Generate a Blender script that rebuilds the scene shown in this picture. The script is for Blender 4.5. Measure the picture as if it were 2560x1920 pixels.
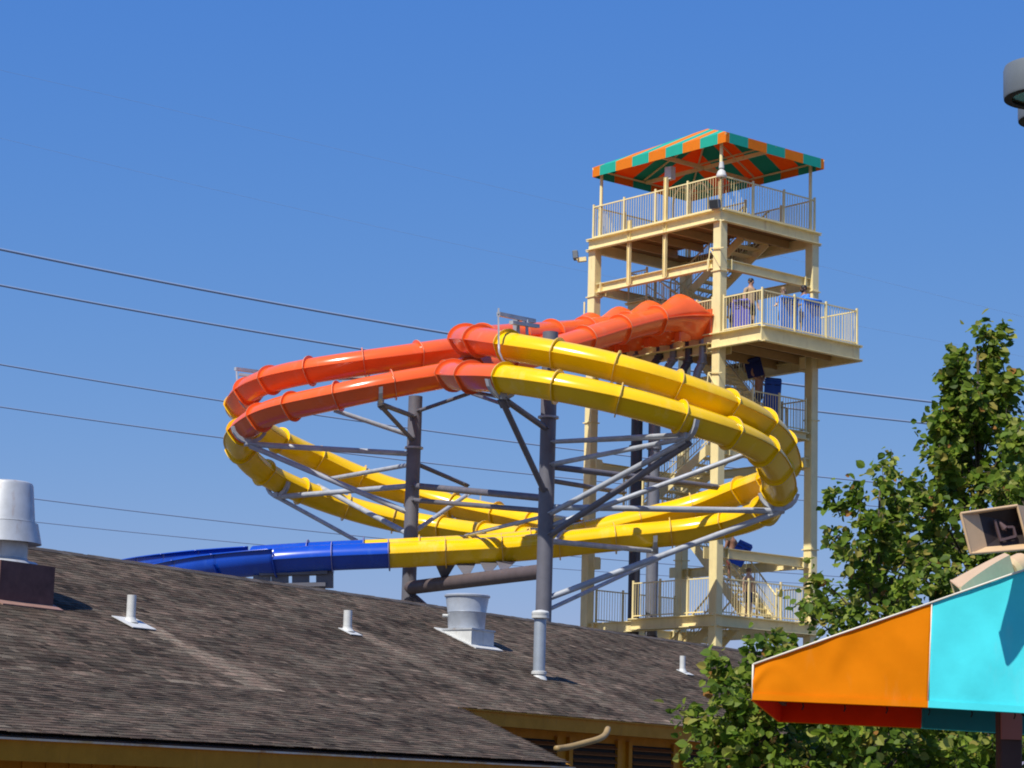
import bpy, math, random
from mathutils import Vector, Matrix, Quaternion
random.seed(7)
S = bpy.context.scene
for o in list(bpy.data.objects): bpy.data.objects.remove(o)

# ------------------------------------------------------------------ camera
FPX = 6000.0                                   # focal length in pixels of the 2560 x 1920 photograph
TH = math.atan(1050/6000.0); PH = math.radians(1.6)
CAM = Vector((0, 0, 1.7))
fwd = Vector((0, math.cos(TH), math.sin(TH))); r0 = Vector((1, 0, 0)); u0 = Vector((0, -math.sin(TH), math.cos(TH)))
RT = r0*math.cos(PH) + u0*math.sin(PH); UP = u0*math.cos(PH) - r0*math.sin(PH)
cd = bpy.data.cameras.new('camera'); cam = bpy.data.objects.new('camera', cd); S.collection.objects.link(cam)
cd.sensor_width = 36; cd.lens = FPX/2560*36; cd.clip_start = 0.1; cd.clip_end = 4000
M = Matrix((RT, UP, -fwd)).transposed().to_4x4(); M.translation = CAM; cam.matrix_world = M
S.camera = cam
S.cycles.filter_width = 1.9
S.render.resolution_x = 1024; S.render.resolution_y = 768

# ------------------------------------------------------------------ sky and sun
SUN = Vector((-0.37, -0.49, 0.79)).normalized()
w = bpy.data.worlds.new('World'); S.world = w; w.use_nodes = True
nt = w.node_tree; nt.nodes.clear()
sky = nt.nodes.new('ShaderNodeTexSky'); sky.sky_type = 'NISHITA'; sky.sun_disc = False
sky.sun_elevation = math.asin(SUN.z); sky.sun_rotation = math.atan2(SUN.x, SUN.y)
sky.altitude = 0; sky.air_density = 1.0; sky.dust_density = 0.35; sky.ozone_density = 2.2
bg = nt.nodes.new('ShaderNodeBackground'); bg.inputs['Strength'].default_value = 0.113
wo = nt.nodes.new('ShaderNodeOutputWorld')
# deep clear-day blue: one even colour grade of the whole sky
sep = nt.nodes.new('ShaderNodeSeparateColor'); com = nt.nodes.new('ShaderNodeCombineColor'); nt.links.new(sky.outputs[0], sep.inputs[0])
for i, (mul, pw) in enumerate(((.382, 1.18), (1.0, .67), (4.15, .15))):
    p_ = nt.nodes.new('ShaderNodeMath'); p_.operation = 'POWER'; p_.inputs[1].default_value = pw
    m_ = nt.nodes.new('ShaderNodeMath'); m_.operation = 'MULTIPLY'; m_.inputs[1].default_value = mul
    nt.links.new(sep.outputs[i], p_.inputs[0]); nt.links.new(p_.outputs[0], m_.inputs[0]); nt.links.new(m_.outputs[0], com.inputs[i])
nt.links.new(com.outputs[0], bg.inputs['Color']); nt.links.new(bg.outputs[0], wo.inputs['Surface'])
sl = bpy.data.lights.new('sun', 'SUN'); sl.energy = 5.0; sl.angle = math.radians(0.53); sl.color = (1, 0.955, 0.87)
so = bpy.data.objects.new('sun', sl); S.collection.objects.link(so)
so.rotation_euler = SUN.to_track_quat('Z', 'Y').to_euler(); so.location = (-20, -20, 40)
S.view_settings.view_transform = 'Standard'; S.view_settings.look = 'None'
S.view_settings.exposure = 0.12; S.view_settings.gamma = 1.0

# ------------------------------------------------------------------ helpers
COL = S.collection
ORG = {}
def at(px, py, Y):
    """a world point seen at photograph pixel (px, py) and standing Y metres away"""
    d = fwd + RT*((px-1280)/FPX) - UP*((py-960)/FPX)
    return CAM + d*(Y/d.y)
def V(*a): return Vector(a)
def tag(o, label=None, cat=None, group=None, kind=None):
    if label: o['label'] = label
    if cat: o['category'] = cat
    if group: o['group'] = group
    if kind: o['kind'] = kind
    return o
def thing(name, loc, label=None, cat=None, group=None):
    o = bpy.data.objects.new(name, None); COL.objects.link(o); o.location = loc; o.empty_display_size = 0.2
    ORG[o] = Vector(loc); return tag(o, label, cat, group)
def frame(d, upv=Vector((0, 0, 1))):
    d = d.normalized(); s = d.cross(upv)
    if s.length < 1e-4: s = d.cross(Vector((0, 1, 0)))
    s.normalize(); return d, s, s.cross(d)
class MB:
    def __init__(self): self.v = []; self.f = []; self.sm = []; self.c = []; self.usec = False; self.mi = []
    def add(self, vs, fs, smooth=False, col=None, mi=0):
        b = len(self.v); self.v += [Vector(p) for p in vs]
        for f in fs:
            self.f.append(tuple(i+b for i in f)); self.sm.append(smooth); self.mi.append(mi)
        if col is not None: self.usec = True
        self.c += [col if col is not None else (1, 1, 1)]*len(vs)
        return self
    def box(self, c, sx, sy, sz, X=Vector((1,0,0)), Y=Vector((0,1,0)), Z=Vector((0,0,1)), bev=0.0, **k):
        """box centred on c; sx, sy, sz full sizes along X, Y, Z"""
        c = Vector(c)
        if bev <= 0:
            vs = [c + X*(sx*.5*a) + Y*(sy*.5*b) + Z*(sz*.5*d) for d in (-1,1) for b in (-1,1) for a in (-1,1)]
            return self.add(vs, [(0,2,3,1),(4,5,7,6),(0,1,5,4),(2,6,7,3),(0,4,6,2),(1,3,7,5)], **k)
        # chamfered along the long (Z) axis
        hx, hy = sx*.5, sy*.5
        pr = [(hx-bev,-hy),(hx,-hy+bev),(hx,hy-bev),(hx-bev,hy),(-hx+bev,hy),(-hx,hy-bev),(-hx,-hy+bev),(-hx+bev,-hy)]
        vs = [c + X*a + Y*b + Z*(sz*.5*d) for d in (-1,1) for a,b in pr]
        n = 8
        return self.add(vs, [tuple(range(n-1,-1,-1)), tuple(range(n,2*n))] + [(i,(i+1)%n,(i+1)%n+n,i+n) for i in range(n)], **k)
    def bar(self, p0, p1, wd, ht, up=Vector((0,0,1)), **k):
        p0, p1 = Vector(p0), Vector(p1); d, s, u = frame(p1-p0, up)
        return self.box((p0+p1)/2, wd, ht, (p1-p0).length, s, u, d, **k)
    def ibeam(self, p0, p1, wd, ht, t=0.02, up=Vector((0,0,1)), **k):
        p0, p1 = Vector(p0), Vector(p1); d, s, u = frame(p1-p0, up)
        self.bar(p0+u*(ht/2-t/2), p1+u*(ht/2-t/2), wd, t, up, **k)
        self.bar(p0-u*(ht/2-t/2), p1-u*(ht/2-t/2), wd, t, up, **k)
        return self.bar(p0, p1, t, ht-2*t, up, **k)
    def tube(self, p0, p1, r, r1=None, n=12, cap=True, **k):
        p0, p1 = Vector(p0), Vector(p1); r1 = r if r1 is None else r1; d, s, u = frame(p1-p0)
        vs = []
        for p, q in ((p0, r), (p1, r1)):
            vs += [p + (s*math.cos(2*math.pi*i/n) + u*math.sin(2*math.pi*i/n))*q for i in range(n)]
        self.add(vs, [(i,(i+1)%n,(i+1)%n+n,i+n) for i in range(n)], smooth=True, **k)
        if cap:
            self.add(vs[:n], [tuple(range(n-1,-1,-1))], **k); self.add(vs[n:], [tuple(range(n))], **k)
        return self
    def lathe(self, c, prof, n=24, axis=Vector((0,0,1)), smooth=True, cap=True, **k):
        """prof: (radius, height) pairs up the axis"""
        c = Vector(c); d, s, u = frame(axis, Vector((0,1,0)) if abs(axis.z) > .9 else Vector((0,0,1)))
        vs = [c + d*h + (s*math.cos(2*math.pi*i/n) + u*math.sin(2*math.pi*i/n))*r for r, h in prof for i in range(n)]
        m = len(prof); fs = []
        for j in range(m-1):
            for i in range(n): fs.append((j*n+i, j*n+(i+1)%n, (j+1)*n+(i+1)%n, (j+1)*n+i))
        cuts = [0]
        for j in range(1, m-1):
            a1 = math.atan2(prof[j][1]-prof[j-1][1], prof[j][0]-prof[j-1][0]); a2 = math.atan2(prof[j+1][1]-prof[j][1], prof[j+1][0]-prof[j][0])
            da = abs((a2-a1+math.pi) % (2*math.pi)-math.pi)
            if da > .5: cuts.append(j)
        cuts.append(m-1)
        for c0, c1 in zip(cuts, cuts[1:]):
            self.add(vs[c0*n:(c1+1)*n], [tuple(i-c0*n for i in f) for f in fs[c0*n:c1*n]], smooth=smooth, **k)
        if cap:
            if prof[0][0] > 1e-4: self.add(vs[:n], [tuple(range(n-1,-1,-1))], **k)
            if prof[-1][0] > 1e-4: self.add(vs[-n:], [tuple(range(n))], **k)
        return self
    def path(self, pts, r, n=8, r1=None, **k):
        """round pipe along a polyline"""
        m = len(pts); vs = []; prev = None
        for i, p in enumerate(pts):
            t = (pts[min(i+1, m-1)] - pts[max(i-1, 0)]).normalized()
            if prev is None: _, s, u = frame(t)
            else:
                s = prev - t*prev.dot(t); s.normalize(); u = s.cross(t)
            prev = s; rr = r if r1 is None else r + (r1-r)*i/(m-1)
            vs += [p + (s*math.cos(2*math.pi*j/n) + u*math.sin(2*math.pi*j/n))*rr for j in range(n)]
        fs = [(i*n+j, i*n+(j+1)%n, (i+1)*n+(j+1)%n, (i+1)*n+j) for i in range(m-1) for j in range(n)]
        fs += [tuple(range(n-1,-1,-1)), tuple(range((m-1)*n, m*n))]
        return self.add(vs, fs, smooth=True, **k)
    def mesh(self, name, mats, org=Vector((0,0,0))):
        me = bpy.data.meshes.new(name)
        me.from_pydata([tuple(p-org) for p in self.v], [], self.f)
        me.polygons.foreach_set('use_smooth', self.sm)
        for m in (mats if isinstance(mats, (list, tuple)) else [mats]): me.materials.append(m)
        if any(self.mi): me.polygons.foreach_set('material_index', self.mi)
        if self.usec:
            a = me.color_attributes.new('tint', 'FLOAT_COLOR', 'POINT')
            a.data.foreach_set('color', [x for c in self.c for x in (c[0], c[1], c[2], 1.0)])
        me.update(); return me
    def build(self, name, mat, parent=None, label=None, cat=None, group=None, kind=None, base=None):
        if parent is not None: org = ORG[parent]
        else:
            org = Vector(base) if base is not None else Vector((sum(p.x for p in self.v)/len(self.v), sum(p.y for p in self.v)/len(self.v), min(p.z for p in self.v)))
        o = bpy.data.objects.new(name, self.mesh(name, mat, org)); COL.objects.link(o)
        if parent is not None: o.parent = parent
        else: o.location = org
        ORG[o] = org
        return tag(o, label, cat, group, kind)
def inst(name, me, parent, mtx, kind=None):
    o = bpy.data.objects.new(name, me); COL.objects.link(o)
    if parent is not None:
        o.parent = parent; m = mtx.copy(); m.translation = mtx.translation - ORG[parent]; o.matrix_local = m
        ORG[o] = ORG[parent]
    else: o.matrix_world = mtx; ORG[o] = mtx.translation.copy()
    if kind: o['kind'] = kind
    return o
def catmull(pts, step=0.12):
    """smooth polyline through pts (centripetal Catmull-Rom)"""
    P = [pts[0]*2-pts[1]] + list(pts) + [pts[-1]*2-pts[-2]]; out = []
    for i in range(1, len(P)-2):
        p0, p1, p2, p3 = P[i-1:i+3]
        t0 = 0; t1 = t0+max((p1-p0).length, 1e-6)**.5; t2 = t1+max((p2-p1).length, 1e-6)**.5; t3 = t2+max((p3-p2).length, 1e-6)**.5
        n = max(2, int((p2-p1).length/step))
        for k in range(n):
            t = t1+(t2-t1)*k/n
            a1 = p0*((t1-t)/(t1-t0))+p1*((t-t0)/(t1-t0)); a2 = p1*((t2-t)/(t2-t1))+p2*((t-t1)/(t2-t1)); a3 = p2*((t3-t)/(t3-t2))+p3*((t-t2)/(t3-t2))
            b1 = a1*((t2-t)/(t2-t0))+a2*((t-t0)/(t2-t0)); b2 = a2*((t3-t)/(t3-t1))+a3*((t-t1)/(t3-t1))
            out.append(b1*((t2-t)/(t2-t1))+b2*((t-t1)/(t2-t1)))
    out.append(pts[-1].copy()); return out
def smooth_line(L, it):
    for _ in range(it):
        L = [L[0]] + [(L[i-1]+L[i]*2+L[i+1])/4 for i in range(1, len(L)-1)] + [L[-1]]
    return L
def resample(L, step):
    d = [0]
    for a, b in zip(L, L[1:]): d.append(d[-1]+(b-a).length)
    n = max(1, round(d[-1]/step)); out = []; j = 0
    for k in range(n+1):
        t = d[-1]*k/n
        while j < len(d)-2 and d[j+1] < t: j += 1
        q = (t-d[j])/max(d[j+1]-d[j], 1e-9); out.append(L[j].lerp(L[j+1], min(1, q)))
    return out

# ------------------------------------------------------------------ materials
def mat(name, col, rough=0.5, metal=0.0, spec=0.5, noise=0.0, nscale=4.0, bump=0.0, bscale=30.0, coat=0.0, tint=False, col2=None, dirt=None, trans=0.0, streak=False, tcol=None):
    m = bpy.data.materials.new(name); m.use_nodes = True; t = m.node_tree; b = t.nodes['Principled BSDF']
    b.inputs['Roughness'].default_value = rough; b.inputs['Metallic'].default_value = metal
    b.inputs['Specular IOR Level'].default_value = spec
    if coat: b.inputs['Coat Weight'].default_value = coat; b.inputs['Coat Roughness'].default_value = 0.08
    tc = t.nodes.new('ShaderNodeTexCoord')
    src = None
    rgb = t.nodes.new('ShaderNodeRGB'); rgb.outputs[0].default_value = (*col, 1); src = rgb.outputs[0]
    if tint:
        at_ = t.nodes.new('ShaderNodeVertexColor'); at_.layer_name = 'tint'
        mx = t.nodes.new('ShaderNodeMix'); mx.data_type = 'RGBA'; mx.blend_type = 'MULTIPLY'; mx.inputs[0].default_value = 1
        t.links.new(src, mx.inputs[6]); t.links.new(at_.outputs[0], mx.inputs[7]); src = mx.outputs[2]
    if noise:
        n = t.nodes.new('ShaderNodeTexNoise'); n.inputs['Scale'].default_value = nscale; n.inputs['Detail'].default_value = 5; n.inputs['Roughness'].default_value = .6
        if streak:
            mp = t.nodes.new('ShaderNodeMapping'); mp.inputs['Scale'].default_value = (1, 1, .12)
            t.links.new(tc.outputs['Object'], mp.inputs[0]); t.links.new(mp.outputs[0], n.inputs['Vector'])
        else: t.links.new(tc.outputs['Object'], n.inputs['Vector'])
        mr = t.nodes.new('ShaderNodeMapRange'); mr.inputs[1].default_value = .3; mr.inputs[2].default_value = .7
        t.links.new(n.outputs[0], mr.inputs[0])
        mx = t.nodes.new('ShaderNodeMix'); mx.data_type = 'RGBA'
        d = col2 if col2 else tuple(c*(1-noise) for c in col)
        if tint and not col2:
            mx.blend_type = 'MULTIPLY'; mx.inputs[7].default_value = (1-noise, 1-noise, 1-noise, 1)
        else: mx.inputs[7].default_value = (*d, 1)
        t.links.new(mr.outputs[0], mx.inputs[0]); t.links.new(src, mx.inputs[6]); src = mx.outputs[2]
        mr2 = t.nodes.new('ShaderNodeMapRange'); mr2.inputs[3].default_value = max(0, rough-.08); mr2.inputs[4].default_value = min(1, rough+.12)
        t.links.new(n.outputs[0], mr2.inputs[0]); t.links.new(mr2.outputs[0], b.inputs['Roughness'])
    if dirt:                                    # (colour, amount, scale): patches of grime with their own shape
        n = t.nodes.new('ShaderNodeTexNoise'); n.inputs['Scale'].default_value = dirt[2]; n.inputs['Detail'].default_value = 7; n.inputs['Roughness'].default_value = .7
        mp = t.nodes.new('ShaderNodeMapping'); mp.inputs['Scale'].default_value = (1, 1, .25); mp.inputs['Location'].default_value = (3.1, 1.7, 9.2)
        t.links.new(tc.outputs['Object'], mp.inputs[0]); t.links.new(mp.outputs[0], n.inputs['Vector'])
        mr = t.nodes.new('ShaderNodeMapRange'); mr.inputs[1].default_value = .56; mr.inputs[2].default_value = .72; mr.inputs[4].default_value = dirt[1]
        t.links.new(n.outputs[0], mr.inputs[0])
        mx = t.nodes.new('ShaderNodeMix'); mx.data_type = 'RGBA'; mx.inputs[7].default_value = (*dirt[0], 1)
        t.links.new(mr.outputs[0], mx.inputs[0]); t.links.new(src, mx.inputs[6]); src = mx.outputs[2]
    t.links.new(src, b.inputs['Base Color'])
    if bump:
        n = t.nodes.new('ShaderNodeTexNoise'); n.inputs['Scale'].default_value = bscale; n.inputs['Detail'].default_value = 4
        t.links.new(tc.outputs['Object'], n.inputs['Vector'])
        bp = t.nodes.new('ShaderNodeBump'); bp.inputs['Strength'].default_value = bump; bp.inputs['Distance'].default_value = .02
        t.links.new(n.outputs[0], bp.inputs['Height']); t.links.new(bp.outputs[0], b.inputs['Normal'])
    if trans:
        tr = t.nodes.new('ShaderNodeBsdfTranslucent'); ms = t.nodes.new('ShaderNodeMixShader'); ms.inputs[0].default_value = trans
        out = t.nodes['Material Output']; t.links.new(src, tr.inputs[0]) if tcol is None else setattr(tr.inputs[0], 'default_value', (*tcol, 1))
        t.links.new(b.outputs[0], ms.inputs[1]); t.links.new(tr.outputs[0], ms.inputs[2]); t.links.new(ms.outputs[0], out.inputs['Surface'])
    return m
YEL = mat('yellow_fibreglass', (.93, .575, .002), .17, noise=.16, nscale=.9, dirt=((.86,.62,.16), .5, 1.6))
ORA = mat('orange_fibreglass', (.86, .13, .024), .18, noise=.12, nscale=1.3, dirt=((.75,.22,.12), .4, 2.0))
BLU = mat('blue_fibreglass', (.006, .07, .49), .25, noise=.2, nscale=.9, dirt=((.05,.14,.5), .5, 1.8))
CRM = mat('cream_painted_steel', (.87, .73, .36), .45, noise=.14, nscale=2.2, dirt=((.42,.24,.1), .45, 4.5))
DECK = mat('deck_boards_shade_brown', (.27, .14, .042), .75, noise=.25, nscale=6)  # board brown darkened for the shade and warm bounce under the decks
JST = mat('joist_shade_tan', (.5, .31, .12), .55, noise=.15, nscale=5)  # cream steel joists with shade and warm bounce put into the colour
GASK = mat('pale_joint_sealant', (.55, .45, .3), .7, noise=.3, nscale=6)
STL = mat('galvanised_steel', (.46, .49, .53), .45, metal=.12, noise=.3, nscale=3.5, dirt=((.26,.25,.25), .5, 2.5))
DSTL = mat('dark_painted_steel', (.155, .152, .175), .5, metal=.1, noise=.25, nscale=2.5, dirt=((.3,.27,.25), .5, 1.6))
PIPE = mat('dark_grey_pipe', (.045, .045, .06), .4, noise=.2, nscale=5)
LPIPE = mat('light_grey_pipe', (.22, .23, .27), .35, metal=.2, noise=.2, nscale=5)
WHT = mat('white_paint', (.62, .62, .585), .55, noise=.2, nscale=9, dirt=((.4,.34,.26), .65, 9))
GALV = mat('spun_aluminium', (.48, .52, .57), .33, metal=.25, noise=.18, nscale=7, dirt=((.4,.38,.35), .4, 6))
AGEDAL = mat('weathered_aluminium', (.53, .545, .55), .5, metal=.3, noise=.2, nscale=6, dirt=((.3,.16,.09), .6, 7))
RUST = mat('rusty_brown_curb', (.16, .07, .055), .75, noise=.4, nscale=5, dirt=((.28,.12,.08), .6, 4))
OCH = mat('ochre_painted_wood', (.50, .215, .010), .6, spec=.2, noise=.18, nscale=4, dirt=((.25,.1,.02), .5, 5), bump=.1)
LOUV = mat('dark_louver_paint', (.2, .075, .015), .7, noise=.2, nscale=8)
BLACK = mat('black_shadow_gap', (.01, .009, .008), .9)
GLASS = mat('dark_lens', (.03, .035, .04), .08)
SHGL = mat('asphalt_shingle', (1, 1, 1), .92, spec=.1, tint=True, noise=.35, nscale=22, bump=.6, bscale=90)
FELT = mat('roof_felt', (.035, .03, .028), .95)
CNO = mat('canopy_orange', (.88, .27, .02), .7, spec=.15, noise=.08, nscale=5, trans=.32, tcol=(.95,.07,.004))
CNG = mat('canopy_green', (.01, .46, .32), .7, noise=.08, nscale=5, trans=.2, tcol=(.004,.16,.075))
AWO = mat('awning_orange', (.90, .275, .002), .8, spec=.1, noise=.12, nscale=5, dirt=((.8,.33,.06), .5, 3), bump=.12, bscale=8, trans=.26, tcol=(.95,.05,.0))
AWC = mat('awning_turquoise', (.085, .80, .86), .8, spec=.1, noise=.12, nscale=5, dirt=((.22,.7,.74), .5, 3), bump=.12, bscale=8, trans=.12, tcol=(.01,.35,.36))
GLOWR = mat('red_awning_glow', (.95, .055, .004), .8, spec=.1, noise=.15, nscale=6, trans=.45)  # red light coming through the orange cloth, put into the colour
SHADET = mat('teal_awning_shade', (.03, .22, .22), .8, spec=.1, noise=.15, nscale=6, trans=.2)  # shade inside the turquoise half, put into the colour
PIPING = mat('awning_piping', (.8, .72, .6), .6, noise=.15, nscale=10)
BEIGE = mat('beige_plastic', (.66, .45, .25), .45, noise=.12, nscale=9, dirt=((.4,.27,.16), .4, 9))
HORNIN = mat('horn_throat_shade', (.03, .02, .018), .6)  # depth shade inside the horn, put into the colour
LAMPG = mat('grey_lamp_housing', (.15, .17, .185), .45, noise=.15, nscale=8)
LAMPD = mat('lamp_lens_amber', (.06, .055, .03), .25)
WIRE = mat('power_cable', (.22, .30, .44), .6)
BARK = mat('bark', (.10, .075, .055), .9, noise=.5, nscale=12, bump=.6, bscale=25)
LEAF = mat('leaf', (1, 1, 1), .5, spec=.25, tint=True, noise=.15, nscale=3, trans=.5)
SKIN = [mat('skin_tan', (.50, .27, .17), .55, noise=.1, nscale=12), mat('skin_brown', (.28, .14, .085), .55, noise=.1, nscale=12), mat('skin_pale', (.66, .42, .30), .55, noise=.1, nscale=12)]
HAIRD = mat('dark_hair', (.018, .013, .012), .6); HAIRB = mat('light_brown_hair', (.22, .13, .06), .6)
MATL = mat('light_blue_foam', (.05, .28, .92), .6, noise=.12, nscale=6)
MATD = mat('navy_foam', (.008, .022, .16), .6, noise=.2, nscale=6)
MATB = mat('royal_blue_foam', (.01, .09, .52), .6, noise=.15, nscale=6)
GRND = mat('ground_concrete', (.12, .105, .085), .85, noise=.3, nscale=.6, bump=.2, bscale=12)

# ------------------------------------------------------------------ ground
GZ = -0.3
g = MB().add([(-600, -200, GZ), (600, -200, GZ), (600, 1500, GZ), (-600, 1500, GZ)], [(0,1,2,3)]).build('ground', GRND, base=(0,0,GZ), kind='structure')

# ------------------------------------------------------------------ shingle roofed building
BD = Vector((math.cos(math.radians(56.5)), math.sin(math.radians(56.5)), 0))   # along the eave, away from the camera
BB = Vector((-BD.y, BD.x, 0))                                                   # from the eave towards the ridge
KS = 0.75
E0 = CAM + (at(0, 1830, 33)-CAM)*KS
ZE = E0.z; BC = 4.7*KS; ZC = ZE + BC*math.tan(math.radians(14)); BR = 7.6*KS; ZR = ZC + BR*math.tan(math.radians(22))
def bp(s, b, z): q = E0 + BD*s + BB*b; return Vector((q.x, q.y, z))
UZ = Vector((0,0,1))
P1 = math.radians(14); P2 = math.radians(22)
SL1 = BB*math.cos(P1) + UZ*math.sin(P1); N1 = UZ*math.cos(P1) - BB*math.sin(P1)
SL2 = BB*math.cos(P2) + UZ*math.sin(P2); N2 = UZ*math.cos(P2) - BB*math.sin(P2)
L1 = BC/math.cos(P1); L2 = BR/math.cos(P2)
S0 = -4.0; S1 = 36.0; SPE = 11.0; SP = 13.4                       # start, end of main roof, end of porch roof
bld = thing('shingle_roof_building', bp(16, BC+BR, GZ), 'long low ochre building with a weathered dark brown shingle roof in front of the slide', 'building')
eave1 = bp(0, 0, ZE); eave2 = bp(0, BC, ZC)
# walls, decks
roof = MB()
roof.bar(eave2+BD*S0+SL2*(L2/2)-N2*.09, eave2+BD*S1+SL2*(L2/2)-N2*.09, L2, .14, up=N2)
back = eave2+SL2*L2; SLb = BB*math.cos(P2) - UZ*math.sin(P2); N2b = UZ*math.cos(P2)+BB*math.sin(P2)
roof.bar(back+BD*S0+SLb*(L2/2)-N2b*.095, back+BD*S1+SLb*(L2/2)-N2b*.095, L2, .14, up=N2b)
q_ = [eave1+BD*S0, eave1+BD*SPE, eave1+BD*SP+SL1*(L1-.02), eave1+BD*S0+SL1*(L1-.02)]
roof.add([p-N1*.03 for p in q_]+[p-N1*.15 for p in q_], [(0,1,2,3),(7,6,5,4),(0,4,5,1),(1,5,6,2),(2,6,7,3),(3,7,4,0)])
roof_o = roof.build('roof', FELT, bld)
wall = MB()
wall.bar(bp(S0+.3, BC+.55, (ZC-.1+GZ)/2), bp(S1-.3, BC+.55, (ZC-.1+GZ)/2), .12, ZC-.1-GZ)
wall.bar(bp(S0+.3, BC+2*BR-.5, (ZC+GZ)/2), bp(S1-.3, BC+2*BR-.5, (ZC+GZ)/2), .12, ZC-GZ)
for s in (S0+.3, S1-.3):
    a, b_, c = bp(s, BC+.5, GZ), bp(s, BC+2*BR-.5, GZ), bp(s, BC+BR, ZR-.3)
    q = BD*.05; za = Vector((0,0,ZC-GZ))
    vs = [p+k for k in (-q, q) for p in (a, b_, b_+za, c, a+za)]
    wall.add(vs, [(0,1,2,3,4), (9,8,7,6,5)]+[(i,(i+1)%5,(i+1)%5+5,i+5) for i in range(5)])
wall.bar(bp(S0+.3, .75, (ZE-.02+GZ)/2), bp(SPE-.5, .75, (ZE-.02+GZ)/2), .12, ZE+.05-GZ)   # front wall under the porch roof
wall.build('wall', OCH, bld)
# vertical boards of the porch wall
for i in range(46):
    s = S0+.5 + i*.36
    if s > SPE-.7: break
    MB().bar(bp(s, .68, GZ), bp(s, .68, ZE-.12), .3, .012, up=BB).build('board', OCH, bld)
# fascia, drip edge, soffit
f1 = MB().bar(bp(S0, -.04, ZE-.175), bp(SPE, -.04, ZE-.175), .035, .22).build('fascia', OCH, bld)
MB().bar(bp(S0, -.07, ZE-.06), bp(SPE+.02, -.07, ZE-.06), .05, .022).build('drip_edge', mat('stained_drip_edge', (.62,.36,.09), .55, noise=.5, nscale=3, col2=(.7,.62,.5), dirt=((.35,.1,.02), .8, 2.5)), f1)
f2 = MB().bar(bp(SP-.25, BC-.05, ZC-.13), bp(S1, BC-.05, ZC-.13), .035, .22).build('fascia', OCH, bld)
MB().bar(bp(SP-.2, BC-.075, ZC-.012), bp(S1, BC-.075, ZC-.012), .06, .022).build('drip_edge', OCH, f2)
MB().bar(bp(S0, .4, ZE-.21), bp(SPE, .4, ZE-.21), .7, .02).build('soffit', OCH, bld)
MB().bar(bp(SP-2.4, BC+.28, ZC-.21), bp(S1, BC+.28, ZC-.21), .48, .02).build('soffit', OCH, bld)
MB().bar(eave1+BD*(SPE+.02)-N1*.08, eave2+BD*(SP+.02)-N1*.08, .03, .12, up=N1).build('rake_board', OCH, bld)
# louvred openings in the main wall beyond the porch
for k, s in enumerate((SP-1.2, SP+.8, SP+2.8, SP+4.8, SP+6.8, SP+8.8)):
    zc = ZC-.68; wd = 1.55; ht = .62
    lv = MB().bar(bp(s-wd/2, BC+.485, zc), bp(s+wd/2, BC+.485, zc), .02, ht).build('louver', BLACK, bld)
    for j in range(5):
        z = zc-ht/2+.07+j*.122
        MB().bar(bp(s-wd/2+.05, BC+.45, z), bp(s+wd/2-.05, BC+.45, z), .10, .018, up=(UZ*.8-BB*.6)).build('slat', LOUV, lv)
    for q in (-1, 1):
        MB().bar(bp(s+q*(wd/2+.03), BC+.46, zc-ht/2-.06), bp(s+q*(wd/2+.03), BC+.46, zc+ht/2+.06), .12, .07, up=BB).build('louver_frame', OCH, lv)
    MB().bar(bp(s-wd/2-.09, BC+.46, zc-ht/2-.05), bp(s+wd/2+.09, BC+.46, zc-ht/2-.05), .075, .09).build('louver_sill', OCH, lv)
# shingles: every one a slab; the nearest three hundred are parts of their own
VENT = [(325, 1545, .9), (868, 1570, .6), (1195, 1590, .55), (1345, 1680, .35), (1705, 1670, .25)]
def roofhit(px, py):
    d = at(px, py, 10)-CAM; n = N2; return CAM + d*((eave2-CAM).dot(n)/d.dot(n))
streaks = []
for px, py, wdt in VENT:
    h = roofhit(px, py); streaks.append(((h-eave2).dot(BD), (h-eave2).dot(SL2), wdt))
def n2(x, y):
    return math.sin(x*1.7+y*2.3)+math.sin(x*.83-y*1.9+1.3)+.6*math.sin(x*3.9+y*.7+2.1)+.5*math.sin(-x*2.2+y*5.1+.4)
def shcol(s, t, upper):
    v = .088+.019*n2(s*1.1, t*1.5)*.6+.009*math.sin(s*9.1+t*3.7)*math.sin(t*11.3-s*2.2) + random.gauss(0, .019)
    if random.random() < .10: v *= .55
    if random.random() < .05: v *= 1.35
    warm = 1.0+random.uniform(-.05, .12)
    if (upper and t < .12) or (not upper and t > L1-.16): v *= random.uniform(1.05, 1.5)
    if upper:
        for ss, tt, wd in streaks:
            dt = tt-t
            if dt > -.05:
                x = s-ss; half = .16+.16*dt*wd+.04
                if abs(x-.02*dt) < half:
                    v += .26*wd*(1-(abs(x)/half)**2)*math.exp(-dt/3.2)*random.uniform(.5, 1.1)
    v = max(.03, min(.42, v))
    return (v*1.24*warm, v*.965, v*.71)
sh = []
def rows(org, SL, N, L, sa, sb0, upper):
    ex = .135; n = int(L/ex)
    for r in range(n+1):
        t = r*L/(n+.5)
        s = sa - random.uniform(0, .3)
        sb = sb0 if not upper is False else SPE+(SP-SPE)*t/L
        while s < sb:
            wd = random.choice((.11, .15, .18, .24)); e = min(s+wd, sb)
            a = max(s, sa)
            if e-a > .05: sh.append((org+BD*((a+e)/2)+SL*(t+.075+random.gauss(0,.009))+N*.004, SL, N, e-a-.006, random.uniform(.005, .011), shcol((a+e)/2, t, upper)))
            s += wd
rows(eave1, SL1, N1, L1, S0, SP, False)
rows(eave2, SL2, N2, L2, S0, S1, True)
rest = MB(); near = []
def shm(mb, c, SL, N, wd, th, col):
    tl = math.radians(2.6); Ly = SL*math.cos(tl) - N*math.sin(tl)*1; Nz = N*math.cos(tl)+SL*math.sin(tl)
    mb.box(c+N*.012, wd, .19, th, BD, Ly, Nz, col=col)
sh.sort(key=lambda q: (q[0]-CAM).length if q[0].x > -.212*q[0].y else 999)
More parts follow.
